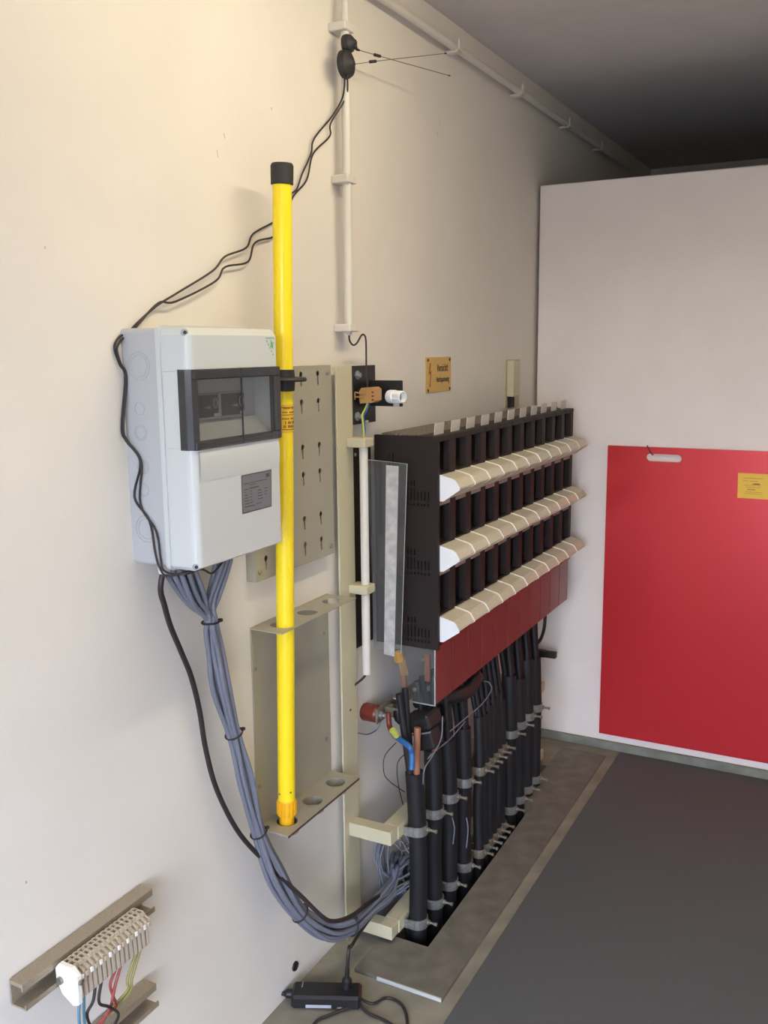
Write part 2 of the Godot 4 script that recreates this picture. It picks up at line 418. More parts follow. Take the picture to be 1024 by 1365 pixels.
# ---------------------------------------------------------------- fuse rack
const ZN := -2.097
const PITCH := 0.1045
const HY := [1.206, 1.026, 0.841]
func fuse_strips():
	var rng := RandomNumberGenerator.new(); rng.seed = 7
	var wz_ = PITCH - 0.0014
	# shared meshes, built once; z runs from 0 (side towards the door) to -PITCH
	var st = S(); cbox(st, Vector3(0.03, 0.762, -wz_), Vector3(0.118, 1.298, 0), 0.002); var body = st.commit()
	st = S(); cbox(st, Vector3(-0.002, -0.004, -wz_ + 0.003), Vector3(0.002, 0.006, -0.003), 0.001); var fin = st.commit()
	st = S(); cbox(st, Vector3(0.118, 1.29, -wz_), Vector3(0.194, 1.304, 0), 0.002); var top = st.commit()
	var frames := []
	var spans = [[1.204, 1.291], [1.024, 1.142], [0.839, 0.962]]
	for s in spans:
		st = S()
		cbox(st, Vector3(0.118, s[0], -0.007), Vector3(0.191, s[1], 0), 0.0015)
		cbox(st, Vector3(0.118, s[0], -wz_), Vector3(0.191, s[1], -wz_ + 0.018), 0.0015)
		cbox(st, Vector3(0.172, s[0], -wz_), Vector3(0.193, s[1], -wz_ + 0.033), 0.002)
		cbox(st, Vector3(0.150, s[0], -wz_), Vector3(0.191, s[0] + 0.007, 0), 0.0015)
		frames.append(st.commit())
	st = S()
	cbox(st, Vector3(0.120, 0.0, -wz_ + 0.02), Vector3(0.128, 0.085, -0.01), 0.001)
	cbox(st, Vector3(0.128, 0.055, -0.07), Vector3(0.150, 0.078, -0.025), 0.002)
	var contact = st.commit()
	# handle profile in x-y below its top line
	var hp := PackedVector2Array([Vector2(0.12, 0.003), Vector2(0.197, 0.0), Vector2(0.229, -0.008), Vector2(0.236, -0.012), Vector2(0.247, -0.028), Vector2(0.247, -0.032), Vector2(0.204, -0.062), Vector2(0.12, -0.062)])
	st = S(); extr(st, hp, Vector3(0, 0, -wz_), Vector3.RIGHT, Vector3.UP, Vector3(0, 0, wz_ - 0.003)); var handle = st.commit()
	var rp := PackedVector2Array([Vector2(0.190, 0.0028), Vector2(0.197, 0.0024), Vector2(0.2305, -0.0058), Vector2(0.2385, -0.0103), Vector2(0.2495, -0.0270), Vector2(0.2495, -0.0328), Vector2(0.2050, -0.0640), Vector2(0.190, -0.0640)])
	st = S(); extr(st, rp, Vector3(0, 0, -0.003), Vector3.RIGHT, Vector3.UP, Vector3(0, 0, 0.003)); var cap_rim = st.commit()
	rp = PackedVector2Array([Vector2(0.190, 0.0028), Vector2(0.197, 0.0024), Vector2(0.2305, -0.0058), Vector2(0.2385, -0.0103), Vector2(0.2490, -0.0270), Vector2(0.2490, -0.0322), Vector2(0.204, -0.062), Vector2(0.190, -0.062)])
	st = S(); extr(st, rp, Vector3(0, 0, -0.003), Vector3.RIGHT, Vector3.UP, Vector3(0, 0, 0.003)); var rim = st.commit()
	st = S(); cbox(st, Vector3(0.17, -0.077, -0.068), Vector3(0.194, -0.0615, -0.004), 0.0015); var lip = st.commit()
	st = S(); cbox(st, Vector3(0.183, 0.606, -wz_ + 0.0018), Vector3(0.1865, 0.757, -0.0018), 0.001); var cover = st.commit()
	st = S(); cbox(st, Vector3(0.178, 0.757, -wz_ + 0.001), Vector3(0.192, 0.7635, -0.001), 0.001); var flange = st.commit()
	st = S(); cbox(st, Vector3(-0.0012, 0, -0.056), Vector3(0.0012, 0.031, 0), 0.0006, Transform3D(Basis(Vector3.BACK, -0.08), Vector3.ZERO)); var tagm = st.commit()
	for i in 11:
		var lab = "%s dark brown fuse switch strip counted from the clear acrylic guard" % ORD[i]
		if i == 0: lab = "dark brown fuse switch strip with slotted side panel beside the acrylic guard"
		if i == 10: lab = "last dark brown fuse switch strip next to the white partition"
		var t := thing("fuse_strip", lab, "fuse switch", Vector3(0, 0, ZN - i * PITCH), "fuse switch strips in the rack")
		share("body", body, M.brown, t)
		share("top_bar", top, M.brown, t)
		for k in 9: share("cooling_fin", fin, M.fin, t, Vector3(0.034 + k * 0.0125, 1.302, 0))
		for k in 3:
			share("pocket_frame", frames[k], M.brown, t)
			share("contact", contact, M.brown_shade, t, Vector3(0, spans[k][0] + 0.01, 0))
			var h = share("handle", handle, M.cream, t, Vector3(0, HY[k], 0))
			share("rim", cap_rim if i == 0 else rim, M.cap if i == 0 else M.rim, h)
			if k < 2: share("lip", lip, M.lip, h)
		share("label_tag", tagm, M.tag, t, Vector3(0.168, 1.303, -0.026 + rng.randf_range(-0.003, 0.003)))
		var c = share("red_cover", cover, M.red_clear, t); share("flange", flange, M.red_edge, c)
		if i == 0:
			# side panel with ventilation slots that are real openings
			st = S()
			var cols := []
			for c7 in [0.062, 0.072]:
				cols.append([c7, [half_slot(0.80, 0.835, 0.0012), half_slot(0.98, 1.02, 0.0012), half_slot(1.225, 1.26, 0.0012)]])
			for q in 7:
				var hs := []
				for b in [0.772, 0.950, 1.128]:
					if q < 3: hs.append_array([half_slot(b, b + 0.007, 0.0024), half_slot(b + 0.013, b + 0.045, 0.0022), half_slot(b + 0.05, b + 0.066, 0.0022)])
					else: hs.append_array([half_slot(b, b + 0.008, 0.0024), half_slot(b + 0.014, b + 0.038, 0.0022)])
				cols.append([0.112 + q * 0.0098, hs])
			holed(st, 0.018, 0.196, 0.757, 1.304, cols, Vector3(0, 0, 0.009), Vector3.RIGHT, Vector3.UP, Vector3(0, 0, 0.003))
			for q in [[Vector3(0.018, 0.757, 0.0005), Vector3(0.022, 1.304, 0.009)], [Vector3(0.192, 0.757, 0.0005), Vector3(0.196, 1.304, 0.009)], [Vector3(0.022, 1.300, 0.0005), Vector3(0.192, 1.304, 0.009)], [Vector3(0.022, 0.757, 0.0005), Vector3(0.192, 0.761, 0.009)]]: cbox(st, q[0], q[1], 0.0003)
			obj("side_panel", st, M.brown, t)
			st = S(); cbox(st, Vector3(0.028, 0.763, 0.0003), Vector3(0.189, 1.299, 0.0018), 0.0003); obj("side_wall", st, M.brown, t)

func guards():
	# clear end guard under the side panel
	var t := thing("end_guard", "clear acrylic end guard below the slotted side panel", "guard", Vector3(0, 0, -2.086))
	var st = S(); cbox(st, Vector3(0.066, 0.607, -0.0015), Vector3(0.187, 0.756, 0.0015), 0.0005); obj("sheet", st, M.acrylic, t)
	st = S(); cbox(st, Vector3(0.1855, 0.605, -0.002), Vector3(0.1885, 0.756, 0.0025), 0.0005); cbox(st, Vector3(0.066, 0.605, -0.002), Vector3(0.1865, 0.6072, 0.0025), 0.0005); obj("edge", st, M.acrylic_edge, t)
	for p in [[0.155, 0.727], [0.13, 0.642]]:
		obj("screw", disc(Vector3(p[0], p[1], 0.001), Vector3(0, 0, 1), 0.0055, 0.005, 12), M.screw, t)
	# tall clear sheet in front of the side panel with the pale strip
	t = thing("acrylic_sheet", "tall clear acrylic sheet with a pale strip beside the white pipe", "sheet", Vector3(0, 0, -1.99))
	st = S(); extr(st, PackedVector2Array([Vector2(0.052, 1.252), Vector2(0.159, 1.247), Vector2(0.139, 0.772), Vector2(0.062, 0.772)]), Vector3.ZERO, Vector3.RIGHT, Vector3.UP, Vector3(0, 0, 0.002)); obj("sheet", st, M.acrylic, t)
	st = S(); tube(st, [Vector3(0.052, 1.252, 0.001), Vector3(0.159, 1.247, 0.001), Vector3(0.139, 0.772, 0.001)], 0.0009, 6); obj("edge", st, M.acrylic_edge, t)
	st = S(); extr(st, PackedVector2Array([Vector2(0.1035, 1.241), Vector2(0.137, 1.240), Vector2(0.121, 0.760), Vector2(0.092, 0.762)]), Vector3(0, 0, 0.002), Vector3.RIGHT, Vector3.UP, Vector3(0, 0, 0.0015)); obj("strip", st, M.tape, t)
	t = thing("dark_sheet", "flat dark sheet on the wall between cream upright and slotted side panel", "plate", Vector3(0, 0.76, -1.976))  # flat brown sheet covering the wall from upright to side panel
	st = S(); cbox(st, Vector3(0, 0, -0.113), Vector3(0.006, 0.525, 0), 0.001); obj("sheet", st, M.brown, t)
	obj("screw", disc(Vector3(0.006, 0.5, -0.03), Vector3.RIGHT, 0.005, 0.003, 10), M.screw, t)
	# black stub bar behind the last strip
	t = thing("stub_bar", "short black stub bar sticking out in front of the partition", "bar", Vector3(0.0, 0.368, -3.29))
	st = S(); cbox(st, Vector3(0.0, -0.012, -0.012), Vector3(0.092, 0.014, 0.012), 0.002); obj("sleeve", st, M.black, t)
	st = S(); cbox(st, Vector3(0.09, -0.011, -0.011), Vector3(0.136, 0.013, 0.011), 0.002); obj("end_piece", st, M.rubber, t)
	var o = obj("bent_cable", _tube_st(curve(pathx([[0.15, 727, 820], [0.15, 725, 840], [0.15, 718, 856], [0.13, 704, 862], [0.1, 696, 858]])), 0.006), M.sheath)
	tag(o, "bent black cable hanging below the last red covers", "cable")

func _tube_st(pts, r, n = 8) -> SurfaceTool:
	var st = S(); tube(st, pts, r, n); return st

func red_panel():
	var t := thing("insulating_board", "large glossy red insulating panel hanging on the white partition", "panel", Vector3(0, 0, -3.365))
	var x0 = 0.291
	var x1 = 1.20
	var st = S()
	# hand slot split along its own middle line
	var sl := []
	var cx = (0.43 + 0.55) * 0.5
	var hw = 0.061
	var cy = 1.128
	var rr = 0.0135
	sl.append([0.0, cy - rr]); sl.append([hw - rr, cy - rr])
	for k in range(1, 8):
		var a = -PI / 2 + PI * k / 8
		sl.append([hw - rr + cos(a) * rr, cy + sin(a) * rr])
	sl.append([hw - rr, cy + rr]); sl.append([0.0, cy + rr])
	holed(st, x0, x1, 0.064, 1.165, [[cx, [sl]]], Vector3.ZERO, Vector3.RIGHT, Vector3.UP, Vector3(0, 0, 0.012))
	obj("sheet", st, M.red, t)
	var im := Image.create(256, 240, false, Image.FORMAT_RGB8); im.fill(rgb(236, 190, 52))
	var ink = rgb(150, 112, 30)
	for r in [[40, 44, 150, 4], [40, 70, 40, 4], [90, 70, 60, 4], [110, 96, 42, 9], [46, 112, 130, 3], [60, 130, 110, 3], [72, 150, 60, 8], [60, 176, 120, 3], [50, 192, 140, 3]]:
		im.fill_rect(Rect2i(r[0], r[1], r[2], r[3]), ink)
	im.fill_rect(Rect2i(122, 94, 44, 10), rgb(70, 52, 16))
	var m := mat(Color.WHITE, 0.5); m.albedo_texture = ImageTexture.create_from_image(im)
	st = S()
	face(st, Vector3(0.742, 1.003, 0.0128), Vector3(0.852, 1.003, 0.0128), Vector3(0.848, 1.089, 0.0128), Vector3(0.74, 1.089, 0.0128), Vector3(0, 0, 1))
	obj("yellow_label", st, m, t)
	t = thing("wall_hook", "small dark hook holding the red panel by its slot", "hook", Vector3(0.45, 1.15, -3.37))
	st = S(); tube(st, [Vector3(-0.021, 0.018, 0.004), Vector3(-0.019, 0.02, 0.018), Vector3(-0.010, 0.004, 0.02), Vector3(0.0, -0.012, 0.018), Vector3(0.0, -0.013, 0.003)], 0.002, 6); obj("wire_hook", st, M.rubber, t)

# ---------------------------------------------------------------- white distribution box
func rounded(u0, v0, u1, v1, r, n = 5) -> PackedVector2Array:
	var o := PackedVector2Array()
	for c in [[u1 - r, v0 + r, -PI / 2], [u1 - r, v1 - r, 0.0], [u0 + r, v1 - r, PI / 2], [u0 + r, v0 + r, PI]]:
		for k in n + 1:
			var a = c[2] + PI / 2 * k / n
			o.append(Vector2(c[0] + cos(a) * r, c[1] + sin(a) * r))
	return o
func distribution_box():
	var t := thing("distribution_box", "white plastic distribution box with smoked window flap on the wall", "electrical box")
	var z0 = -1.219
	var z1 = -1.478
	var U = Vector3(0, 0, 1)
	# back shell, outline in (z, y), pushed out along x
	var st = S(); extr(st, rounded(z1 + 0.004, 1.149, z0, 1.558, 0.008), Vector3.ZERO, U, Vector3.UP, Vector3(0.078, 0, 0)); obj("back_shell", st, M.shell, t)
	st = S(); extr(st, rounded(z1, 1.144, z0 + 0.004, 1.562, 0.010), Vector3(0.0785, 0, 0), U, Vector3.UP, Vector3(0.009, 0, 0)); obj("lid_flange", st, M.white, t)
	# lid: a swept profile with a rounded left and right edge, in three bands round the window
	var prof := func(y0: float, y1: float, xf: float, top_r: float, bot_r: float):
		var s2 = S()
		var pl := PackedVector2Array([Vector2(0.087, z0 + 0.001)])
		for k in 7:
			var a = PI / 2 * k / 6
			pl.append(Vector2(xf - 0.018 + sin(a) * 0.018, z0 + 0.001 - 0.014 + cos(a) * 0.014))
		for k in 5:
			var a = PI / 2 * k / 4
			pl.append(Vector2(xf - 0.010 + cos(a) * 0.010, z1 + 0.012 - sin(a) * 0.010))
		pl.append(Vector2(0.087, z1 + 0.002))
		if top_r > 0.0 or bot_r > 0.0:
			var yt = y1 - top_r
			var yb = y0 + bot_r
			extr(s2, pl, Vector3(0, yb, 0), Vector3.RIGHT, Vector3(0, 0, 1), Vector3(0, yt - yb, 0))
			var ins := PackedVector2Array()
			for p in pl: ins.append(Vector2(minf(p.x, xf - 0.012), clampf(p.y, z1 + 0.006, z0 - 0.004)))
			for i in pl.size():
				var j = (i + 1) % pl.size()
				if top_r > 0.0: quad(s2, Vector3(pl[i].x, yt, pl[i].y), Vector3(pl[j].x, yt, pl[j].y), Vector3(ins[j].x, y1, ins[j].y), Vector3(ins[i].x, y1, ins[i].y), Vector3(pl[i].x - 0.1, 0.05, pl[i].y + 1.35))
				if bot_r > 0.0: quad(s2, Vector3(pl[i].x, yb, pl[i].y), Vector3(pl[j].x, yb, pl[j].y), Vector3(ins[j].x, y0, ins[j].y), Vector3(ins[i].x, y0, ins[i].y), Vector3(pl[i].x - 0.1, -0.05, pl[i].y + 1.35))
			if top_r > 0.0: quad(s2, Vector3(0.087, y1, z0 - 0.004), Vector3(xf - 0.012, y1, z0 - 0.004), Vector3(xf - 0.012, y1, z1 + 0.006), Vector3(0.087, y1, z1 + 0.006), Vector3.UP)
			if bot_r > 0.0: quad(s2, Vector3(0.087, y0, z0 - 0.004), Vector3(xf - 0.012, y0, z0 - 0.004), Vector3(xf - 0.012, y0, z1 + 0.006), Vector3(0.087, y0, z1 + 0.006), Vector3.DOWN)
		else:
			extr(s2, pl, Vector3(0, y0, 0), Vector3.RIGHT, Vector3(0, 0, 1), Vector3(0, y1 - y0, 0))
		return s2
	obj("lid_top", prof.call(1.486, 1.557, 0.146, 0.012, 0.0), M.white, t)
	obj("lid_bottom", prof.call(1.148, 1.357, 0.146, 0.0, 0.006), M.white, t)
	# the slightly dished field under the window
	st = S()
	for k in 8:
		var a0 = float(k) / 8
		var a1 = float(k + 1) / 8
		var f = func(a): return Vector2(0.1465 + 0.0035 * sin(a * PI / 2 * 0.9) * (1.0 - a) * 2.0, lerpf(1.355, 1.300, a))
		var p = f.call(a0)
		var q = f.call(a1)
		quad(st, Vector3(p.x, p.y, -1.232), Vector3(p.x, p.y, -1.468), Vector3(q.x, q.y, -1.468), Vector3(q.x, q.y, -1.232), Vector3.RIGHT)
	quad(st, Vector3(0.1465, 1.355, -1.232), Vector3(0.1465, 1.355, -1.468), Vector3(0.1463, 1.357, -1.468), Vector3(0.1463, 1.357, -1.232), Vector3.RIGHT)
	obj("front_field", st, M.white, t)
	# recess behind the window
	st = S()
	cbox(st, Vector3(0.0876, 1.357, -1.476), Vector3(0.098, 1.486, -1.221), 0.0005)
	cbox(st, Vector3(0.098, 1.357, -1.476), Vector3(0.142, 1.486, -1.462), 0.001); cbox(st, Vector3(0.098, 1.357, -1.24), Vector3(0.134, 1.486, -1.222), 0.001); cbox(st, Vector3(0.087, 1.3572, -1.24), Vector3(0.1215, 1.4858, -1.2178), 0.001)
	quad(st, Vector3(0.142, 1.36, -1.24), Vector3(0.142, 1.36, -1.462), Vector3(0.1, 1.398, -1.462), Vector3(0.1, 1.398, -1.24), Vector3(0.5, 1, 0))
	obj("recess", st, M.white, t)
	# smoked flap
	var fl := thing_part("window_flap", t)
	st = S()
	cbox(st, Vector3(0.139, 1.472, -1.474), Vector3(0.1515, 1.489, -1.222), 0.002); cbox(st, Vector3(0.139, 1.355, -1.474), Vector3(0.1515, 1.370, -1.222), 0.002)
	cbox(st, Vector3(0.139, 1.370, -1.474), Vector3(0.1515, 1.472, -1.453), 0.0015)
	obj("frame", st, M.smoke, fl)
	st = S()
	var wr := PackedVector2Array([Vector2(0.122, -1.2155), Vector2(0.136, -1.2165), Vector2(0.146, -1.221), Vector2(0.151, -1.231), Vector2(0.147, -1.231), Vector2(0.143, -1.2245), Vector2(0.135, -1.220), Vector2(0.122, -1.2195)])
	extr(st, wr, Vector3(0, 1.355, 0), Vector3.RIGHT, Vector3(0, 0, 1), Vector3(0, 0.134, 0)); obj("corner_piece", st, M.smoke, fl)
	st = S(); cbox(st, Vector3(0.146, 1.370, -1.453), Vector3(0.149, 1.472, -1.231), 0.0004); obj("pane", st, M.pane, fl)
	st = S(); cbox(st, Vector3(0.1488, 1.356, -1.3535), Vector3(0.1522, 1.488, -1.3515), 0.0003); obj("rib", st, M.smoke, fl)
	# knock-outs on the side facing the door
	for k in [[0.037, 1.495, 0.0235, 0.018], [0.033, 1.423, 0.0105, 0], [0.033, 1.382, 0.0135, 0.0105], [0.034, 1.323, 0.0125, 0.01], [0.033, 1.283, 0.0105, 0], [0.034, 1.214, 0.0235, 0.018]]:
		for r in [k[2], k[3]]:
			if r <= 0.0: continue
			var c := []
			for q in 32: c.append(Vector3(k[0] + cos(TAU * q / 32) * r, k[1] + sin(TAU * q / 32) * r, z0 + 0.0001))
			st = S(); tube(st, c, 0.0007, 6, true); obj("knockout_ring", st, M.seam, t)
	for p in [[1.549, 0.127], [1.156, 0.128]]:
		obj("lid_screw", disc(Vector3(p[1] + 0.006, p[0], z0 - 0.006), Vector3(1, 0, 0.9), 0.0062, 0.007, 14), M.seam, t)
		obj("screw_head", disc(Vector3(p[1] + 0.0115, p[0], z0 - 0.001), Vector3(1, 0, 0.9), 0.0032, 0.0012, 10), M.rubber, t)
	# type label
	var im := Image.create(200, 150, false, Image.FORMAT_RGB8); im.fill(rgb(112, 112, 116))
	var ink = rgb(66, 64, 70)
	for r in [[0, 0, 200, 4], [0, 146, 200, 4], [0, 0, 4, 150], [196, 0, 4, 150], [160, 12, 26, 15], [16, 34, 30, 4], [52, 34, 34, 3], [92, 34, 80, 3], [52, 42, 40, 3], [16, 56, 28, 4], [52, 54, 58, 5], [16, 68, 10, 3], [52, 66, 14, 3], [104, 70, 26, 4], [150, 68, 26, 3], [16, 79, 22, 4], [52, 78, 16, 3], [104, 81, 28, 4], [150, 80, 20, 3], [16, 90, 26, 4], [52, 90, 12, 3], [104, 92, 32, 4], [150, 91, 14, 3], [16, 101, 28, 4], [52, 101, 12, 3], [104, 104, 36, 4], [16, 112, 34, 4], [52, 111, 18, 3], [16, 124, 66, 4], [92, 122, 40, 3]]:
		im.fill_rect(Rect2i(r[0], r[1], r[2], r[3]), ink)
	var m := mat(Color.WHITE, 0.42); m.albedo_texture = ImageTexture.create_from_image(im)
	st = S(); face(st, Vector3(0.1469, 1.228, -1.346), Vector3(0.1469, 1.228, -1.438), Vector3(0.1469, 1.298, -1.441), Vector3(0.1469, 1.298, -1.347), Vector3.RIGHT)
	obj("type_label", st, m, t)
	# green triangular sticker: a line, a starry tree and a dashed slope
	var gs := thing_part("green_sticker", t)
	st = S(); tube(st, [Vector3(0.1466, 1.541, -1.437), Vector3(0.1466, 1.541, -1.463)], 0.0006, 5); obj("line", st, M.green, gs)
	st = S()
	var c0 = Vector3(0.1464, 1.529, -1.456)
	for k in 8:
		var a = TAU * k / 8 + 0.3
		var ln = 0.006 + 0.004 * (k % 2)
		tube(st, [c0, c0 + Vector3(0.0001, sin(a) * ln, cos(a) * ln * 0.8)], [0.0012, 0.0004], 5)
	obj("star_figure", st, M.green, gs)
	st = S()
	for k in 5: cbox(st, Vector3(0.1460, 1.533 - k * 0.006, -1.442 - k * 0.0046), Vector3(0.1466, 1.537 - k * 0.006, -1.4395 - k * 0.0046), 0.0002)
	obj("dashes", st, M.green, gs)
	# gland
	obj("cable_gland", disc(Vector3(0.056, 1.150, -1.233), Vector3.DOWN, 0.011, 0.016, 16), M.white, t)
	# devices behind the window
	for k in 2:
		var d := thing("time_switch", "%s dark switch module seen through the smoked window of the white box" % ["left", "right"][k].replace("left", "wider").replace("right", "narrower"), "switch", Vector3(0.098, 1.403, -1.262 - k * 0.079), "switch modules in the white box")
		var w = 0.077 - k * 0.002
		st = S(); cbox(st, Vector3(0, -0.003, -w), Vector3(0.012, 0.043, 0), 0.002); obj("case", st, M.seam, d)
		st = S(); cbox(st, Vector3(0.012, 0.001, -w + 0.004), Vector3(0.0135, 0.04, -0.003), 0.0006); obj("front", st, M.device, d)
		var c := []
		for q in 16: c.append(Vector3(0.0142, 0.025 + sin(TAU * q / 16) * 0.0085, -w + 0.014 + cos(TAU * q / 16) * 0.006))
		st = S(); tube(st, c, 0.0011, 5, true); obj("dial_ring", st, M.seam, d)
		st = S(); cbox(st, Vector3(0.0135, 0.0015, -w + 0.005), Vector3(0.015, 0.007, -w + 0.018), 0.0005); obj("button", st, M.white, d)
		st = S(); extr(st, PackedVector2Array([Vector2(-0.03, 0.018), Vector2(-0.05, 0.021), Vector2(-0.05, 0.0155)]), Vector3(0.0136, 0, 0), Vector3(0, 0, 1), Vector3.UP, Vector3(0.0006, 0, 0)); obj("pointer", st, M.seam, d)

func thing_part(called: String, parent: Node) -> Node3D:
	var o := Node3D.new(); o.name = called; parent.add_child(o, true); return o

# ---------------------------------------------------------------- yellow tester rod in its holder
func tester_rod():
	var foot = Vector3(0.043, 0.462, -1.606)
	var head = Vector3(0.082, 1.878, -1.603)
	var ax = (head - foot).normalized()
	var L = foot.distance_to(head)
	var t := thing("tester_rod", "long yellow tester rod with black cap standing in the holder", "rod", foot)
	var B := Basis(Quaternion(Vector3.UP, ax))
	t.basis = B
	var st = S(); lathe(st, Vector3.ZERO, Vector3.UP, [[0.0, 0.045], [0.0192, 0.045], [0.0192, L - 0.02], [0, L - 0.02]], 32); obj("tube", st, M.yellow, t)
	st = S(); lathe(st, Vector3.ZERO, Vector3.UP, [[0.0195, L - 0.04], [0.0222, L - 0.039], [0.0226, L - 0.004], [0.0205, L], [0, L]], 32); obj("end_cap", st, M.rubber, t)
	st = S()
	lathe(st, Vector3.ZERO, Vector3.UP, [[0, 0], [0.0165, 0.0], [0.0165, 0.034], [0.021, 0.037], [0.021, 0.070], [0.0192, 0.073]], 32)
	for k in 16:
		var a = TAU * k / 16
		cbox(st, Vector3(-0.0013, 0.038, 0.0205), Vector3(0.0013, 0.069, 0.0225), 0.0006, Transform3D(Basis(Vector3.UP, a), Vector3.ZERO))
	obj("foot", st, M.amber, t)
	var hg = (1.460 - foot.y) / ax.y
	st = S(); lathe(st, Vector3.ZERO, Vector3.UP, [[0.0195, hg - 0.024], [0.0225, hg - 0.023], [0.0235, hg - 0.004], [0.046, hg - 0.0035], [0.048, hg], [0.046, hg + 0.004], [0.0235, hg + 0.0045], [0.0218, hg + 0.019], [0.0195, hg + 0.02]], 36); obj("hand_guard", st, M.rubber, t)
	var h0 = (1.352 - foot.y) / ax.y
	var h1 = (1.41 - foot.y) / ax.y
	var lb := Node3D.new(); lb.name = "warning_label"; t.add_child(lb, true)
	st = S(); lathe(st, Vector3.ZERO, Vector3.UP, [[0.0194, h0], [0.0196, h0], [0.0196, h1], [0.0194, h1]], 32); obj("band", st, M.sticker_yellow, lb)
	# printed lines round the band
	st = S()
	for r in [[h1 - 0.006, 0.1, 2.6, 0.0006], [h0 + 0.007, 0.0, 3.0, 0.0007], [h1 - 0.021, 0.2, 2.8, 0.0005]]:
		var c := []
		for q in 17:
			var a = lerpf(r[1], r[2], q / 16.0) - 0.9
			c.append(Vector3(cos(a) * 0.0196, r[0], sin(a) * 0.0196))
		tube(st, c, r[3], 4)
	obj("rule_lines", st, M.ink, lb)
	st = S()
	var rng := RandomNumberGenerator.new(); rng.seed = 4
	for row in [[h1 - 0.0075, 0.004], [h1 - 0.016, 0.0028], [h1 - 0.029, 0.003], [h1 - 0.037, 0.0055], [h1 - 0.045, 0.0055]]:
		for q in 16:
			if rng.randf() < 0.3: continue
			var a = -0.8 + q * 0.16
			var xf = Transform3D(Basis(Vector3.UP, -a + PI / 2), Vector3(cos(a) * 0.0196, row[0], sin(a) * 0.0196))
			cbox(st, Vector3(-0.0009, -row[1] / 2, -0.0002), Vector3(0.0009, row[1] / 2, 0.0003), 0.0001, xf)
	obj("print", st, M.ink, lb)
	for a in [0.5, 1.9]:
		st = S(); lathe(st, Vector3(cos(a) * 0.0188, 0.098 - a * 0.004, sin(a) * 0.0188), Vector3(cos(a), 0, sin(a)), [[0.002, 0], [0.002, 0.0012], [0, 0.0014]], 8); obj("rivet", st, M.hole, t)

func keyhole(v) -> Array:       # half outline: slot below, round head above
	var o := [[0.0, v - 0.020], [0.0028, v - 0.0188], [0.0028, v - 0.0008]]
	for k in range(1, 8):
		var a = -PI / 2 + PI * (0.18 + 0.82 * k / 7.0)
		o.append([maxf(cos(a) * 0.0068, 0.0), v + 0.005 + sin(a) * 0.0068])
	return o
func key_plate():
	var t := thing("key_plate", "beige steel plate with rows of keyhole slots behind the rod", "plate")
	var z0 = -1.548
	var z1 = -1.866
	var rows = [1.0755, 1.135, 1.235, 1.2955, 1.3955, 1.456]
	var st = S()
	var cols := []
	for zc in [-1.810, -1.740, -1.664, -1.587]:
		var hs := []
		for r in rows: hs.append(keyhole(r + 0.004))
		cols.append([zc, hs])
	holed(st, z1, z0, 1.0405, 1.4835, cols, Vector3(0.0225, 0, 0), Vector3(0, 0, 1), Vector3.UP, Vector3(0.0025, 0, 0))
	obj("sheet", st, M.steel, t)
	st = S()
	cbox(st, Vector3(0.0, 1.0405, z1), Vector3(0.0225, 1.043, z0), 0.0005); cbox(st, Vector3(0.0, 1.481, z1), Vector3(0.0225, 1.4835, z0), 0.0005)
	cbox(st, Vector3(0.0, 1.043, z1), Vector3(0.0225, 1.481, z1 + 0.0025), 0.0005); cbox(st, Vector3(0.0, 1.043, z0 - 0.0025), Vector3(0.0225, 1.481, z0), 0.0005)
	obj("added_edge", st, M.steel, t)  # added edges that close the gap so the keyholes go dark
	for y in [1.0605, 1.4665]:
		for z in [-1.561, -1.850]:
			st = S(); lathe(st, Vector3(0, y, z), Vector3.RIGHT, [[0.005, 0], [0.005, 0.0225]], 12); obj("spacer", st, M.screw, t)
			obj("screw", disc(Vector3(0.0248, y, z), Vector3.RIGHT, 0.0055, 0.0035, 14), M.screw, t)
func rod_holder():
	var t := thing("rod_holder", "beige steel rod holder with two shelves of three round holes", "holder")
	var z0 = -1.553
	var z1 = -1.868
	var st = S(); cbox(st, Vector3(0, 0.48, z1), Vector3(0.003, 0.938, z0), 0.0008); obj("back_plate", st, M.steel, t)
	for y in [0.844, 0.574]:
		for z in [-1.563, -1.845]: obj("screw", disc(Vector3(0.003, y, z), Vector3.RIGHT, 0.0045, 0.003, 12), M.screw, t)
	for lv in [0, 1]:
		var y = [0.934, 0.478][lv]
		# plan outline in (x, z), split along the line of the hole centres
		st = S()
		var xc = 0.044
		var hs := []
		for zc in [-1.818, -1.713, -1.607]: hs.append(half_circle(zc, 0.0235, 14))
		holed(st, 0.003, 0.082, z1, z0, [[xc, hs]], Vector3(0, y, 0), Vector3.RIGHT, Vector3(0, 0, 1), Vector3(0, 0.0025, 0))
		var sh = obj("shelf", st, M.steel, t)
		if lv == 1:
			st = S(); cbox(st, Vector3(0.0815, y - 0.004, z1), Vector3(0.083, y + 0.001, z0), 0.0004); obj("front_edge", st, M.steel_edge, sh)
			for k in 3:
				var zc = [-1.818, -1.713, -1.607][k]
				st = S(); lathe(st, Vector3(xc, y - 0.0205, zc), Vector3.UP, [[0.0, 0.0], [0.0265, 0.0], [0.0265, 0.02], [0.0245, 0.02]], 24); obj("cup", st, M.steel, sh)
				obj("cup_screw", disc(Vector3(xc, y - 0.0204, zc), Vector3.UP, 0.004, 0.003, 10), M.screw, sh)

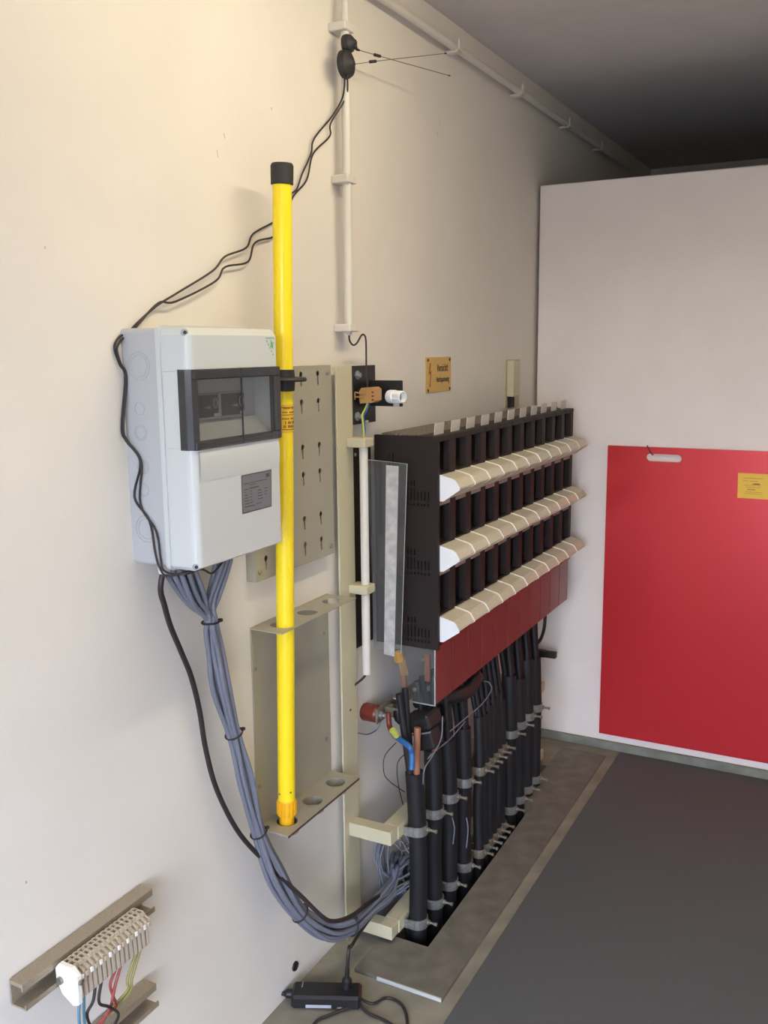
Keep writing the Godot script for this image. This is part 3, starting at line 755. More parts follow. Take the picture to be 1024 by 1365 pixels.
# ---------------------------------------------------------------- cream frame with the two cable rails
func frame_rails():
	var t := thing("cable_rack", "cream steel upright with two cable rails below the fuse rack", "frame")
	var st = S()
	cbox(st, Vector3(0.016, 0.0, -1.972), Vector3(0.021, 1.479, -1.897), 0.001); cbox(st, Vector3(0.0, 0.0, -1.972), Vector3(0.017, 1.479, -1.967), 0.001)
	obj("upright", st, M.frame, t)
	for y in [0.303, 0.041]:
		st = S(); cbox(st, Vector3(0.021, y - 0.018, -1.955), Vector3(0.142, y + 0.018, -1.918), 0.0015); obj("arm", st, M.frame, t)
		st = S(); cbox(st, Vector3(0.102, y - 0.018, -3.13), Vector3(0.1445, y + 0.018, -1.956), 0.0015); obj("rail", st, M.frame, t)
		st = S(); cbox(st, Vector3(0.0, y - 0.018, -3.13), Vector3(0.1015, y + 0.018, -3.095), 0.0015); obj("arm", st, M.frame, t)
	obj("bolt", disc(Vector3(0.021, 0.62, -1.935), Vector3.RIGHT, 0.003, 0.002, 10), M.hole, t)

func conduits():
	# upright conduit
	var st
	var t := thing("wall_conduit", "white upright plastic conduit behind the antennas", "conduit")
	st = S(); tube(st, [Vector3(0.03, 1.585, -1.945), Vector3(0.03, 2.25, -1.95)], 0.0105, 16); tube(st, [Vector3(0.03, 2.24, -1.95), Vector3(0.03, 2.345, -1.953)], 0.0085, 14)
	obj("pipe", st, M.pipe, t)
	for y in [2.228, 1.903, 1.568]:
		st = S(); cbox(st, Vector3(0.0, y - 0.009, -1.969), Vector3(0.044, y + 0.009, -1.926), 0.002); obj("clip", st, M.pipe, t)
	st = S(); lathe(st, Vector3(0.03, 1.585, -1.945), Vector3.DOWN, [[0.0105, 0], [0.009, 0.026], [0.005, 0.034], [0, 0.034]], 14); obj("nozzle", st, M.pipe, t)
	st = S(); tube(st, curve([Vector3(0.03, 1.553, -1.945), Vector3(0.03, 1.538, -1.948), wx(0.035, 471, 460), wx(0.04, 476, 457), wx(0.05, 482, 447), wx(0.055, 486, 447), wx(0.06, 488, 456), wx(0.06, 488.5, 490), wx(0.062, 490, 516)]), 0.0022, 7); obj("lead", st, M.wire_black, t)
	# lower conduit beside the side panel
	t = thing("short_conduit", "short white plastic pipe beside the slotted fuse side panel", "conduit")
	st = S(); tube(st, [Vector3(0.055, 1.297, -1.962), Vector3(0.055, 0.712, -1.962)], 0.0105, 16); obj("pipe", st, M.pipe, t)
	for y in [1.297, 0.934]:
		st = S(); cbox(st, Vector3(0.021, y - 0.011, -1.982), Vector3(0.072, y + 0.011, -1.938), 0.002); obj("clip", st, M.frame, t)
	st = S(); tube(st, curve([Vector3(0.055, 0.714, -1.962), Vector3(0.04, 0.695, -1.965), Vector3(0.012, 0.67, -1.96)]), 0.003, 7); obj("lead", st, M.rubber, t)
	# conduit below the ceiling
	t = thing("ceiling_conduit", "long white conduit clipped along the wall just below the ceiling", "conduit")
	st = S(); tube(st, [Vector3(0.03, 2.345, 0.9), Vector3(0.03, 2.345, -4.6)], 0.011, 16); obj("pipe", st, M.pipe, t)
	for z in [-1.5, -2.04, -2.571, -3.096, -3.621, -4.09]:
		st = S(); cbox(st, Vector3(0.0, 2.331, z - 0.012), Vector3(0.046, 2.339, z + 0.012), 0.002); cbox(st, Vector3(0.04, 2.331, z - 0.012), Vector3(0.046, 2.366, z + 0.012), 0.002); obj("clip", st, M.pipe, t)

# ---------------------------------------------------------------- power cables and clamps
func clamp_shape(r: float, dx: float) -> Array:
	var st = S()
	# saddle: a strap bent round the front of the cable, ears back to the rail
	var o := PackedVector2Array()
	for k in 13:
		var a = -PI * 0.62 + PI * 1.24 * k / 12
		o.append(Vector2(dx + cos(a) * (r + 0.004), sin(a) * (r + 0.004)))
	for k in 13:
		var a = PI * 0.62 - PI * 1.24 * k / 12
		o.append(Vector2(dx + cos(a) * (r + 0.0008), sin(a) * (r + 0.0008)))
	extr(st, o, Vector3(0, -0.013, 0), Vector3.RIGHT, Vector3(0, 0, 1), Vector3(0, 0.026, 0))
	var strap = st.commit()
	st = S(); cbox(st, Vector3(0, -0.012, r + 0.0005), Vector3(dx + r * 0.2, 0.012, r + 0.006), 0.001); var ear_a = st.commit()
	st = S(); cbox(st, Vector3(0, -0.012, -r - 0.006), Vector3(dx + r * 0.2, 0.012, -r - 0.0005), 0.001); var ear_b = st.commit()
	st = S()
	lathe(st, Vector3(dx + r + 0.004, 0.0, -0.004), Vector3(1, 0, 0), [[0.007, 0], [0.007, 0.005], [0.0035, 0.0055], [0.0035, 0.02], [0.005, 0.0205], [0.005, 0.026], [0, 0.026]], 10)
	var bolt = st.commit()
	return [strap, ear_a, bolt, ear_b]
func power_cables():
	var zs = [-2.012, -2.114, -2.212, -2.317, -2.40, -2.436, -2.472, -2.508, -2.544, -2.58, -2.695, -2.775, -2.855, -2.94]
	var rng := RandomNumberGenerator.new(); rng.seed = 12
	var big = clamp_shape(0.0240, 0.0245)
	var small = clamp_shape(0.0155, 0.040)
	for i in zs.size():
		var thin = i >= 4 and i < 10
		var r = 0.015 if thin else 0.0240
		var x = 0.146 + (0.0395 if thin else 0.0245)
		var top = 0.452 if i == 0 else (0.47 + rng.randf_range(-0.02, 0.03))
		var t := thing("power_cable", "%s thick black power cable counted from the cream upright" % ORD[i], "cable", Vector3.ZERO, "black power cables under the fuse rack")
		var st = S()
		var jx = rng.randf_range(-0.004, 0.004)
		tube(st, curve([Vector3(x - 0.02, -0.66, zs[i]), Vector3(x - 0.004, -0.2, zs[i] + jx), Vector3(x, 0.03, zs[i]), Vector3(x + jx, 0.17, zs[i]), Vector3(x, 0.31, zs[i]), Vector3(x - 0.006, top, zs[i] + jx)], 5), r, 14)
		obj("sheath", st, M.sheath, t)
		# cores fan out into the covers
		var n = 2 if thin else 4
		for k in n:
			var a = TAU * k / n + 0.6
			var b = Vector3(x - 0.006 + cos(a) * r * 0.5, top - 0.01, zs[i] + jx + sin(a) * r * 0.5)
			var e = Vector3(0.14 + cos(a) * 0.02, 0.66, zs[i] + sin(a) * 0.032 - 0.01)
			if i < 2 and k == 0: e = Vector3(0.17, 0.57, zs[i] - 0.005)
			if i == 0 and k == 3: continue
			st = S(); tube(st, curve([b, Vector3(lerpf(b.x, e.x, 0.4), lerpf(b.y, e.y, 0.4), lerpf(b.z, e.z, 0.3)), e], 5), 0.009 if not thin else 0.007, 9)
			obj("core", st, [M.wire_brown, M.sheath, M.sheath, M.sheath][k] if i < 2 else M.sheath, t)
		for y in [0.303, 0.041]:
			var c := thing("cable_clamp", "galvanised clamp on the %s rail holding the %s black cable" % ["upper" if y > 0.2 else "lower", ORD[i]], "clamp", Vector3(0.1455, y - 0.006, zs[i]), "galvanised cable clamps on the rails")
			var q = small if thin else big
			share("strap", q[0], M.zinc_dull if thin else M.zinc, c); share("ear", q[1], M.zinc_dull if thin else M.zinc, c); share("ear", q[3], M.zinc_dull if thin else M.zinc, c); share("bolt", q[2], M.zinc_dull, c)
	# neutral conductor: blue and copper cores of the first cable running to the insulator, dark splice blocks
	var o = obj("blue_core", _tube_st(curve([wx(0.19, 549, 1026), wx(0.185, 549, 1005), wx(0.18, 546, 996), wx(0.15, 535, 987), wx(0.125, 527, 981)]), 0.0075, 10), M.blue); tag(o, "bright blue insulated core leaving the first black cable", "wire")
	o = obj("striped_core", _tube_st(curve([wx(0.1245, 526.5, 980.5), wx(0.112, 522, 974), wx(0.10, 519, 966), wx(0.095, 517.5, 950)]), 0.007, 10), M.maroon); tag(o, "red brown core between blue core and maroon insulator", "wire")
	o = obj("green_tape", _tube_st([wx(0.132, 523, 973), wx(0.138, 529, 981)], 0.0085, 10), M.lime); tag(o, "yellow green tape wound round the blue core", "tape")
	# insulator with its busbar end
	var t := thing("insulator", "maroon post insulator with grey busbar beside the cream upright", "insulator", Vector3(0.0, 0.575, -2.04))
	var st = S(); lathe(st, Vector3.ZERO, Vector3.RIGHT, [[0, 0], [0.021, 0.0], [0.0235, 0.006], [0.0235, 0.04], [0.021, 0.046], [0, 0.046]], 20); obj("insulator_body", st, M.maroon, t)
	st = S(); cbox(st, Vector3(0.046, -0.02, -0.36), Vector3(0.052, 0.02, 0.02), 0.001); obj("busbar", st, M.zinc_dull, t)
	st = S(); lathe(st, Vector3(0.052, 0.0, 0.002), Vector3.RIGHT, [[0.011, 0], [0.011, 0.008], [0.006, 0.0085], [0.006, 0.018], [0, 0.018]], 6); obj("bolt", st, M.zinc, t)
	st = S(); cbox(st, Vector3(0.052, -0.012, -0.05), Vector3(0.098, 0.014, -0.02), 0.002); obj("lug", st, M.zinc_dull, t)
	# copper link seen through the clear guard
	t = thing("copper_link", "copper strip with yellow sleeve behind the clear end guard", "busbar", Vector3.ZERO)
	st = S(); tube(st, [wz(-2.115, 538, 900), wz(-2.115, 542, 948), wz(-2.112, 544, 958)], 0.0085, 8); obj("bar", st, M.copper, t)
	st = S(); tube(st, [wz(-2.115, 530, 866), wz(-2.115, 533, 882)], 0.013, 8); obj("sleeve", st, M.amber, t)
	st = S(); cbox(st, Vector3(-0.012, -0.022, -0.004), Vector3(0.012, 0.022, 0.004), 0.002, Transform3D(Basis(Vector3(0, 0, 1), 0.25), wz(-2.115, 538, 890))); obj("lug", st, M.tan, t)
	st = S(); cbox(st, Vector3(-0.008, -0.038, -0.003), Vector3(0.008, 0.038, 0.003), 0.001, Transform3D(Basis(), wz(-2.13, 570, 890))); obj("strap", st, M.copper, t)
	# black splice blocks and current transformer
	t = thing("current_transformer", "black current transformer block under the clear end guard", "transformer", Vector3(0.165, 0.572, -2.062))
	var xf = Transform3D(Basis(Vector3(0, 0, 1), 0.32), Vector3.ZERO)
	st = S(); cbox(st, Vector3(-0.05, -0.022, -0.05), Vector3(0.03, 0.018, 0.03), 0.006, xf); obj("block", st, M.black, t)
	st = S(); cbox(st, Vector3(-0.028, -0.072, -0.03), Vector3(0.024, -0.02, 0.028), 0.005, xf); obj("lower_block", st, M.black, t)
	st = S(); cbox(st, Vector3(-0.03, -0.028, 0.0240), Vector3(0.026, -0.024, 0.03), 0.0006, xf); obj("tie", st, M.grey_cable, t)
	o = obj("black_sleeve", _tube_st(curve([Vector3(0.1, 0.585, -2.15), Vector3(0.15, 0.575, -2.22), Vector3(0.17, 0.56, -2.33), Vector3(0.165, 0.575, -2.42)]), 0.022, 12), M.black); tag(o, "thick black corrugated sleeve crossing in front of the cores", "sleeve")
	o = obj("black_lead", _tube_st(curve([Vector3(0.08, 0.59, -2.08), Vector3(0.10, 0.56, -2.06), Vector3(0.15, 0.55, -2.11), Vector3(0.16, 0.52, -2.2)]), 0.012, 10), M.black); tag(o, "short black lead curling around the transformer block", "cable")

# ---------------------------------------------------------------- grey cable bundle, black feed cable
func grey_bundle():
	var spine = [[0.05, 281, 829], [0.042, 287, 868], [0.04, 295, 915], [0.036, 312, 978], [0.038, 328, 1040], [0.04, 345, 1110], [0.05, 368, 1168], [0.065, 400, 1217], [0.085, 438, 1241], [0.10, 468, 1234], [0.105, 492, 1213], [0.10, 520, 1185]]
	var rad = [0.014, 0.020, 0.025, 0.0155, 0.023, 0.0155, 0.026, 0.0175, 0.024, 0.020, 0.017, 0.026]
	var c := pathx(spine)
	var rng := RandomNumberGenerator.new(); rng.seed = 33
	for i in 15:
		var left = i < 9
		var a0 = TAU * i / 15.0 * 2.4
		var rr = sqrt((i + 0.5) / 15.0)
		var pts := []
		if left:
			var s = wy(1.146, 226 + i * 6.0, 766)
			s.x = 0.045 + (i % 3) * 0.011; s.z = -1.243 - i * 0.0062
			pts.append(Vector3(s.x, 1.15, s.z)); pts.append(Vector3(s.x, 1.122, s.z - 0.012))
			pts.append(wx(0.043 + (i % 3) * 0.009, 252 + i * 2.6, 806 - i * 1.2))
		else:
			var k = i - 9
			pts.append(Vector3(0.045 + (k % 2) * 0.010, 1.15, -1.392 - k * 0.0068)); pts.append(Vector3(0.045 + (k % 2) * 0.010, 1.115, -1.391 - k * 0.0066))
			pts.append(wx(0.045 + (k % 2) * 0.009, 277 + k * 2.6, 800))
		for q in c.size():
			var tq = (c[mini(q + 1, c.size() - 1)] - c[maxi(q - 1, 0)]).normalized()
			var sx = Vector3(1, 0, 0)
			sx = (sx - tq * sx.dot(tq)).normalized()
			var sz = tq.cross(sx)
			var a = a0 + q * 0.05 + rng.randf_range(-0.25, 0.25)
			var fr = rad[q] * rr * 0.95
			pts.append(c[q] + sx * cos(a) * fr * 0.7 + sz * sin(a) * fr)
		pts.append(Vector3(0.07 + rng.randf_range(-0.03, 0.03), 0.12, -2.10 + rng.randf_range(-0.05, 0.05)))
		pts.append(Vector3(0.07 + rng.randf_range(-0.03, 0.03), -0.3, -2.2 + rng.randf_range(-0.05, 0.05)))
		var o = obj("grey_cable", _tube_st(curve(pts, 5), 0.0052, 7), M.grey_cable)
		tag(o, "grey cable of the bundle tied together below the white box" if left else "grey cable of the short strand leaving the middle of the box underside", "cable", "grey cables leaving the white box near the gland" if left else "grey cables leaving the middle of the white box")
	var ties = [[0, 0.0185, "below the white box"], [3, 0.0195, "beside the holder back plate"], [5, 0.0195, "beside the lower holder shelf"], [7, 0.022, "where the bundle bends along the wall"], [9, 0.0245, "next to the foot of the cream upright"]]
	for q in ties:
		var i = q[0]
		var tq = (c[i + 1] - c[maxi(i - 1, 0)]).normalized()
		if i == 0: tq = Vector3(0, -1, 0)
		var sx = (Vector3(1, 0, 0) - tq * tq.x).normalized()
		var sz = tq.cross(sx)
		var ring := []
		for k in 20: ring.append(c[i] + sx * cos(TAU * k / 20) * q[1] * 0.85 + sz * sin(TAU * k / 20) * q[1])
		var t := thing("cable_tie", "black cable tie round the grey bundle %s" % q[2], "cable tie", Vector3.ZERO, "cable ties on the grey bundle")
		var st = S(); tube(st, ring, 0.0019, 6, true); obj("band", st, M.rubber, t)
		st = S(); cbox(st, Vector3(-0.004, -0.003, -0.004), Vector3(0.004, 0.003, 0.004), 0.001, Transform3D(Basis(), c[i] + sx * q[1] * 0.5 - sz * q[1] * 0.95 * signf(sz.z))); obj("lock", st, M.rubber, t)
	var bl := [Vector3(0.056, 1.145, -1.233), wx(0.053, 214, 785), wx(0.047, 219, 806), wx(0.04, 227, 834), wx(0.03, 241.6, 869), wx(0.024, 254.8, 902), wx(0.02, 265.8, 946), wx(0.018, 274.6, 1000), wx(0.02, 290, 1055), wx(0.03, 320, 1112), wx(0.05, 360, 1155), wx(0.085, 400, 1193), wx(0.12, 430, 1222), wx(0.13, 446, 1228), wx(0.13, 470, 1220), wx(0.11, 500, 1198), wx(0.09, 540, 1172), wx(0.08, 552, 1150)]
	tag(obj("feed_cable", _tube_st(curve(bl), 0.0052, 10), M.wire_black), "single thick black feed cable hanging from the gland of the white box", "cable")

# ---------------------------------------------------------------- antennas
func antennas():
	var A = [[Vector3(0.03, 2.145, -1.93), [453, 88], [[0.06, 470, 86], [0.075, 497, 82], [0.13, 595, 71]], 0.0],
		[Vector3(0.03, 2.19, -1.94), [459, 62], [[0.06, 476, 66], [0.075, 503, 74], [0.12, 600, 101]], 0.0]]
	var w1 = [wx(0.045, 459.5, 100), wx(0.03, 457, 129), wx(0.012, 442.5, 155), wx(0.008, 419, 184.6), wx(0.008, 414.7, 205), wx(0.008, 403, 231.5), wx(0.008, 395.7, 252), wx(0.008, 386, 261), wx(0.008, 376, 285), wx(0.008, 364.7, 296), wx(0.010, 337.5, 311.8), wx(0.012, 328, 330.5), wx(0.014, 300, 342), wx(0.016, 283.6, 361), wx(0.016, 239, 389), wx(0.014, 208.6, 408), wx(0.008, 180.5, 433), wx(0.004, 170, 446), wx(0.004, 160, 448),
		wx(0.004, 152.5, 463), wx(0.005, 159, 485), wx(0.006, 166.6, 503), wx(0.006, 162, 569), wx(0.008, 168, 587.5), wz(-1.2155, 187, 615.6), wz(-1.2155, 179, 662.5), wz(-1.2155, 199, 694), wz(-1.2145, 207, 737.5), wz(-1.2125, 213, 757), wz(-1.2145, 222, 768), wy(1.140, 243, 764), wy(1.143, 262, 759)]
	var w2 = [wx(0.045, 463, 100), wx(0.034, 461.6, 129), wx(0.012, 441, 164), wx(0.008, 439.6, 181.7), wx(0.008, 417.6, 205), wx(0.008, 408.8, 240), wx(0.008, 390, 263.7), wx(0.008, 378, 300), wx(0.008, 364.7, 315.5), wx(0.010, 340, 323.5), wx(0.012, 330.5, 349), wx(0.014, 300, 356), wx(0.016, 287, 375), wx(0.016, 234, 402), wx(0.014, 211, 404), wx(0.010, 183, 434), wx(0.006, 172, 449), wx(0.006, 163, 452),
		wx(0.007, 156, 465), wx(0.008, 161, 485), wx(0.009, 168.6, 504), wx(0.009, 164.5, 569), wx(0.010, 170, 588), wz(-1.214, 188, 616), wz(-1.2155, 187, 672), wz(-1.2155, 208, 708), wz(-1.2145, 214, 744), wz(-1.2125, 219, 761), wx(0.12, 243, 766), wx(0.12, 268, 759), wx(0.11, 283, 764), wx(0.10, 296, 750)]
	for i in 2:
		var a = A[i]
		var t := thing("antenna", ["magnetic foot whip antenna with a large round foot below", "smaller whip antenna sitting above the round antenna foot"][i], "antenna", a[0], "whip antennas on the white conduit")
		var st = S()
		var dirn = (wx(a[2][1][0], a[2][1][1], a[2][1][2]) - a[0]).normalized()
		var R = 0.030 if i == 0 else 0.02
		lathe(st, Vector3(0.010, 0, 0), Vector3.RIGHT, [[0, -0.004], [R, -0.004], [R, 0.004], [R * 0.9, 0.011], [R * 0.45, 0.019], [0.006, 0.023], [0, 0.024]], 24); obj("magnet_foot", st, M.rubber, t)
		var p0 = Vector3(0.026, 0, 0)
		var pts := [p0]
		for p in a[2]: pts.append(wx(p[0], p[1], p[2]) - a[0])
		st = S(); tube(st, [p0, p0.lerp(pts[1], 0.55), pts[1], pts[1] + (pts[2] - pts[1]) * 0.12], [0.009, 0.0048, 0.0032, 0.002], 10); obj("boot", st, M.rubber, t)
		st = S(); tube(st, [pts[1], pts[2], pts[3]], 0.0010, 6); obj("whip", st, M.zinc_dull, t)
		var dd = (pts[3] - pts[2]).normalized()
		st = S(); tube(st, [pts[2] - dd * 0.011, pts[2] + dd * 0.011], 0.0034, 10); obj("coil", st, M.rubber, t)
		st = S(); tube(st, [pts[3] - dd * 0.008, pts[3]], 0.0016, 8); obj("tip", st, M.rubber, t)
		st = S()
		var cc := []
		for p in curve([w1, w2][i]): cc.append(p - a[0])
		tube(st, cc, 0.0020, 7); obj("aerial_lead", st, M.wire_black, t)
	var t3 := thing("lead_tie", "small black tie end sticking out below the antenna feet", "cable tie", wx(0.045, 462, 102))
	var s3 = S(); tube(s3, curve([Vector3(-0.004, -0.003, 0.006), Vector3(0.004, 0.004, -0.004), wx(0.06, 472, 95) - t3.position]), 0.0022, 6); obj("strap", s3, M.rubber, t3)
	s3 = S(); cbox(s3, Vector3(-0.007, -0.004, -0.006), Vector3(0.007, 0.003, 0.006), 0.001); obj("lock", s3, M.rubber, t3)

# ---------------------------------------------------------------- black bracket with lamp socket, terminal block
func switch_plate():
	var t := thing("socket_bracket", "black metal bracket at the top of the cream upright", "bracket")
	var st = S(); cbox(st, Vector3(0.018, 1.337, -2.088), Vector3(0.022, 1.479, -1.974), 0.001); obj("square_plate", st, M.black, t)
	st = S(); extr(st, rounded(-0.03, 1.376, 0.052, 1.441, 0.006), Vector3(0.022, 0, -2.062), Vector3.RIGHT, Vector3.UP, Vector3(0, 0, 0.003)); 
	st = S(); cbox(st, Vector3(0.022, 1.378, -2.064), Vector3(0.112, 1.442, -2.060), 0.0015)
	obj("angle_flange", st, M.black, t)
	for y in [1.458, 1.362]:
		st = S(); lathe(st, wx(0.022, 476, 500 if y > 1.4 else 555), Vector3.RIGHT, [[0.011, 0], [0.011, 0.003], [0.0065, 0.0035], [0.006, 0.010], [0, 0.010]], 10); obj("bolt", st, M.zinc, t)
	st = S(); lathe(st, wx(0.022, 488, 562), Vector3.RIGHT, [[0.004, 0], [0.004, 0.006], [0, 0.006]], 10); obj("small_screw", st, M.frame, t)
	t = thing("lamp_socket", "white round socket sticking out of the black bracket", "socket", Vector3(0.078, 1.403, -2.060))
	var ax = Vector3(0.62, 0.04, 0.78)
	ax = Vector3(0.95, 0.0, 0.3).normalized()
	st = S(); lathe(st, Vector3(0.004, 0, 0.012), ax, [[0, 0], [0.0155, 0], [0.0165, 0.004], [0.0165, 0.02], [0.0145, 0.022], [0.0145, 0.046], [0.0125, 0.047], [0.0115, 0.03], [0, 0.03]], 24)
	for k in 8: cbox(st, Vector3(-0.002, 0.022, 0.0135), Vector3(0.002, 0.045, 0.0158), 0.0006, Transform3D(Basis(Quaternion(Vector3.UP, ax)) * Basis(Vector3.UP, TAU * k / 8), Vector3(0.004, 0, 0.012)))
	obj("socket_body", st, M.cap, t)
	st = S(); lathe(st, Vector3(0.004, 0, 0.012), ax, [[0.0115, 0.0305], [0, 0.0305]], 20); obj("socket_inside", st, M.seam, t)
	st = S(); cbox(st, Vector3(0.010, -0.0245, 0.0005), Vector3(0.026, -0.0135, 0.004), 0.001); obj("paper_tab", st, M.tag, t)
	t = thing("terminal_block", "brown terminal block in front of the black bracket", "terminal", Vector3.ZERO)
	st = S()
	var pl := PackedVector2Array()
	var zb = -1.985
	for p in [[479, 521], [482, 517], [497, 516], [501, 519], [501, 534], [496, 537], [480, 538], [479, 533]]:
		var q = wz(zb, p[0], p[1]); pl.append(Vector2(q.x, q.y))
	extr(st, pl, Vector3(0, 0, zb), Vector3.RIGHT, Vector3.UP, Vector3(0, 0, -0.03)); obj("block", st, M.tan, t)
	st = S()
	for p in [[473, 523, 487, 525], [473, 529, 484, 529.5], [473, 523, 473, 533]]:
		tube(st, [wz(zb + 0.003, p[0], p[1]), wz(zb + 0.003, p[2], p[3])], 0.0022, 6)
	obj("foot_clip", st, M.tan, t)
	st = S(); cbox(st, Vector3(-0.006, -0.02, -0.002), Vector3(0.006, 0.02, 0.002), 0.001, Transform3D(Basis(), wz(zb - 0.005, 472, 527))); obj("rail_piece", st, M.brown, t)
	for p in [[497, 523], [497, 528], [497, 533]]:
		st = S(); cbox(st, Vector3(-0.003, -0.002, 0), Vector3(0.003, 0.002, 0.0008), 0.0003, Transform3D(Basis(), wz(zb, p[0], p[1]))); obj("screw_slot", st, M.maroon, t)
	var o = obj("yellow_lead", _tube_st(curve([wz(-1.99, 490, 538), wz(-1.985, 487, 545), wz(-1.98, 483, 553), wz(-1.97, 483.5, 562), wx(0.055, 485, 575), Vector3(0.055, 1.305, -1.962)]), 0.0024, 7), M.lime); tag(o, "yellow green lead from the brown block into the short pipe", "wire")
	o = obj("grey_lead", _tube_st(curve([wz(-1.99, 492, 538), wz(-1.986, 489, 547), wz(-1.985, 485, 555), wz(-1.98, 486, 566), wx(0.052, 486.5, 576), Vector3(0.052, 1.305, -1.965)]), 0.0022, 7), M.blue); tag(o, "thin blue lead next to the yellow green lead", "wire")

func small_wall_things():
	# warning sign
	var z0 = -2.428
	var z1 = -2.602
	var t := thing("warning_sign", "ochre warning sign with red lightning bolt on the cream wall", "sign", Vector3(0.0, 1.391, z0))
	var st = S(); cbox(st, Vector3(0, 0.001, z1 - z0), Vector3(0.003, 0.102, 0), 0.0008); obj("plate", st, M.sign, t)
	for y in [0.008, 0.094]:
		for z in [-0.011, -0.163]: obj("screw", disc(Vector3(0.003, y, z), Vector3.RIGHT, 0.0045, 0.002, 10), M.ink, t)
	var B := Basis(Vector3(0, 0, -1), Vector3(0, 1, 0), Vector3(1, 0, 0))
	text("lettering", "Vorsicht!", 0.027, M.ink, t, Transform3D(B.scaled_local(Vector3(0.68, 1.0, 1.0)), Vector3(0.0032, 0.070, -0.112)))
	text("lettering", "Hochspannung", 0.0205, M.ink, t, Transform3D(B.scaled_local(Vector3(0.62, 1.0, 1.0)), Vector3(0.0032, 0.037, -0.114)))
	st = S(); extr(st, PackedVector2Array([Vector2(0.024, 0.086), Vector2(0.031, 0.084), Vector2(0.024, 0.060), Vector2(0.034, 0.064), Vector2(0.026, 0.024), Vector2(0.029, 0.024), Vector2(0.024, 0.016), Vector2(0.021, 0.026), Vector2(0.023, 0.025), Vector2(0.028, 0.057), Vector2(0.016, 0.052)]), Vector3(0.003, 0, 0), Vector3(0, 0, -1), Vector3.UP, Vector3(0.0005, 0, 0)); obj("lightning_bolt", st, M.ink_red, t)
	# rear cream bracket
	t = thing("rear_bracket", "cream metal channel bracket on the wall behind the last strips", "bracket")
	st = S(); cbox(st, Vector3(0, 1.31, -3.205), Vector3(0.004, 1.477, -3.062), 0.001); obj("back_plate", st, M.frame, t)
	st = S(); cbox(st, Vector3(0.004, 1.35, -3.14), Vector3(0.03, 1.474, -3.075), 0.002); obj("channel", st, M.frame, t)
	st = S(); cbox(st, Vector3(0.004, 1.312, -3.13), Vector3(0.014, 1.35, -3.085), 0.001); obj("screw_block", st, M.brown, t)
	# hole plug low on the wall
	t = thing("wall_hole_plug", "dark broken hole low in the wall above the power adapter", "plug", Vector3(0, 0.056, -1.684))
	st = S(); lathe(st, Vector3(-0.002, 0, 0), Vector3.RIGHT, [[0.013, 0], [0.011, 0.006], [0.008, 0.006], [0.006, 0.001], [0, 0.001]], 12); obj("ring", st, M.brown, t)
	st = S(); lathe(st, Vector3(0.0012, 0, 0), Vector3.RIGHT, [[0.0075, 0], [0, 0.0]], 12); obj("dark_disc", st, M.brown, t)  # flat brown disc, shade of the hole put into its colour

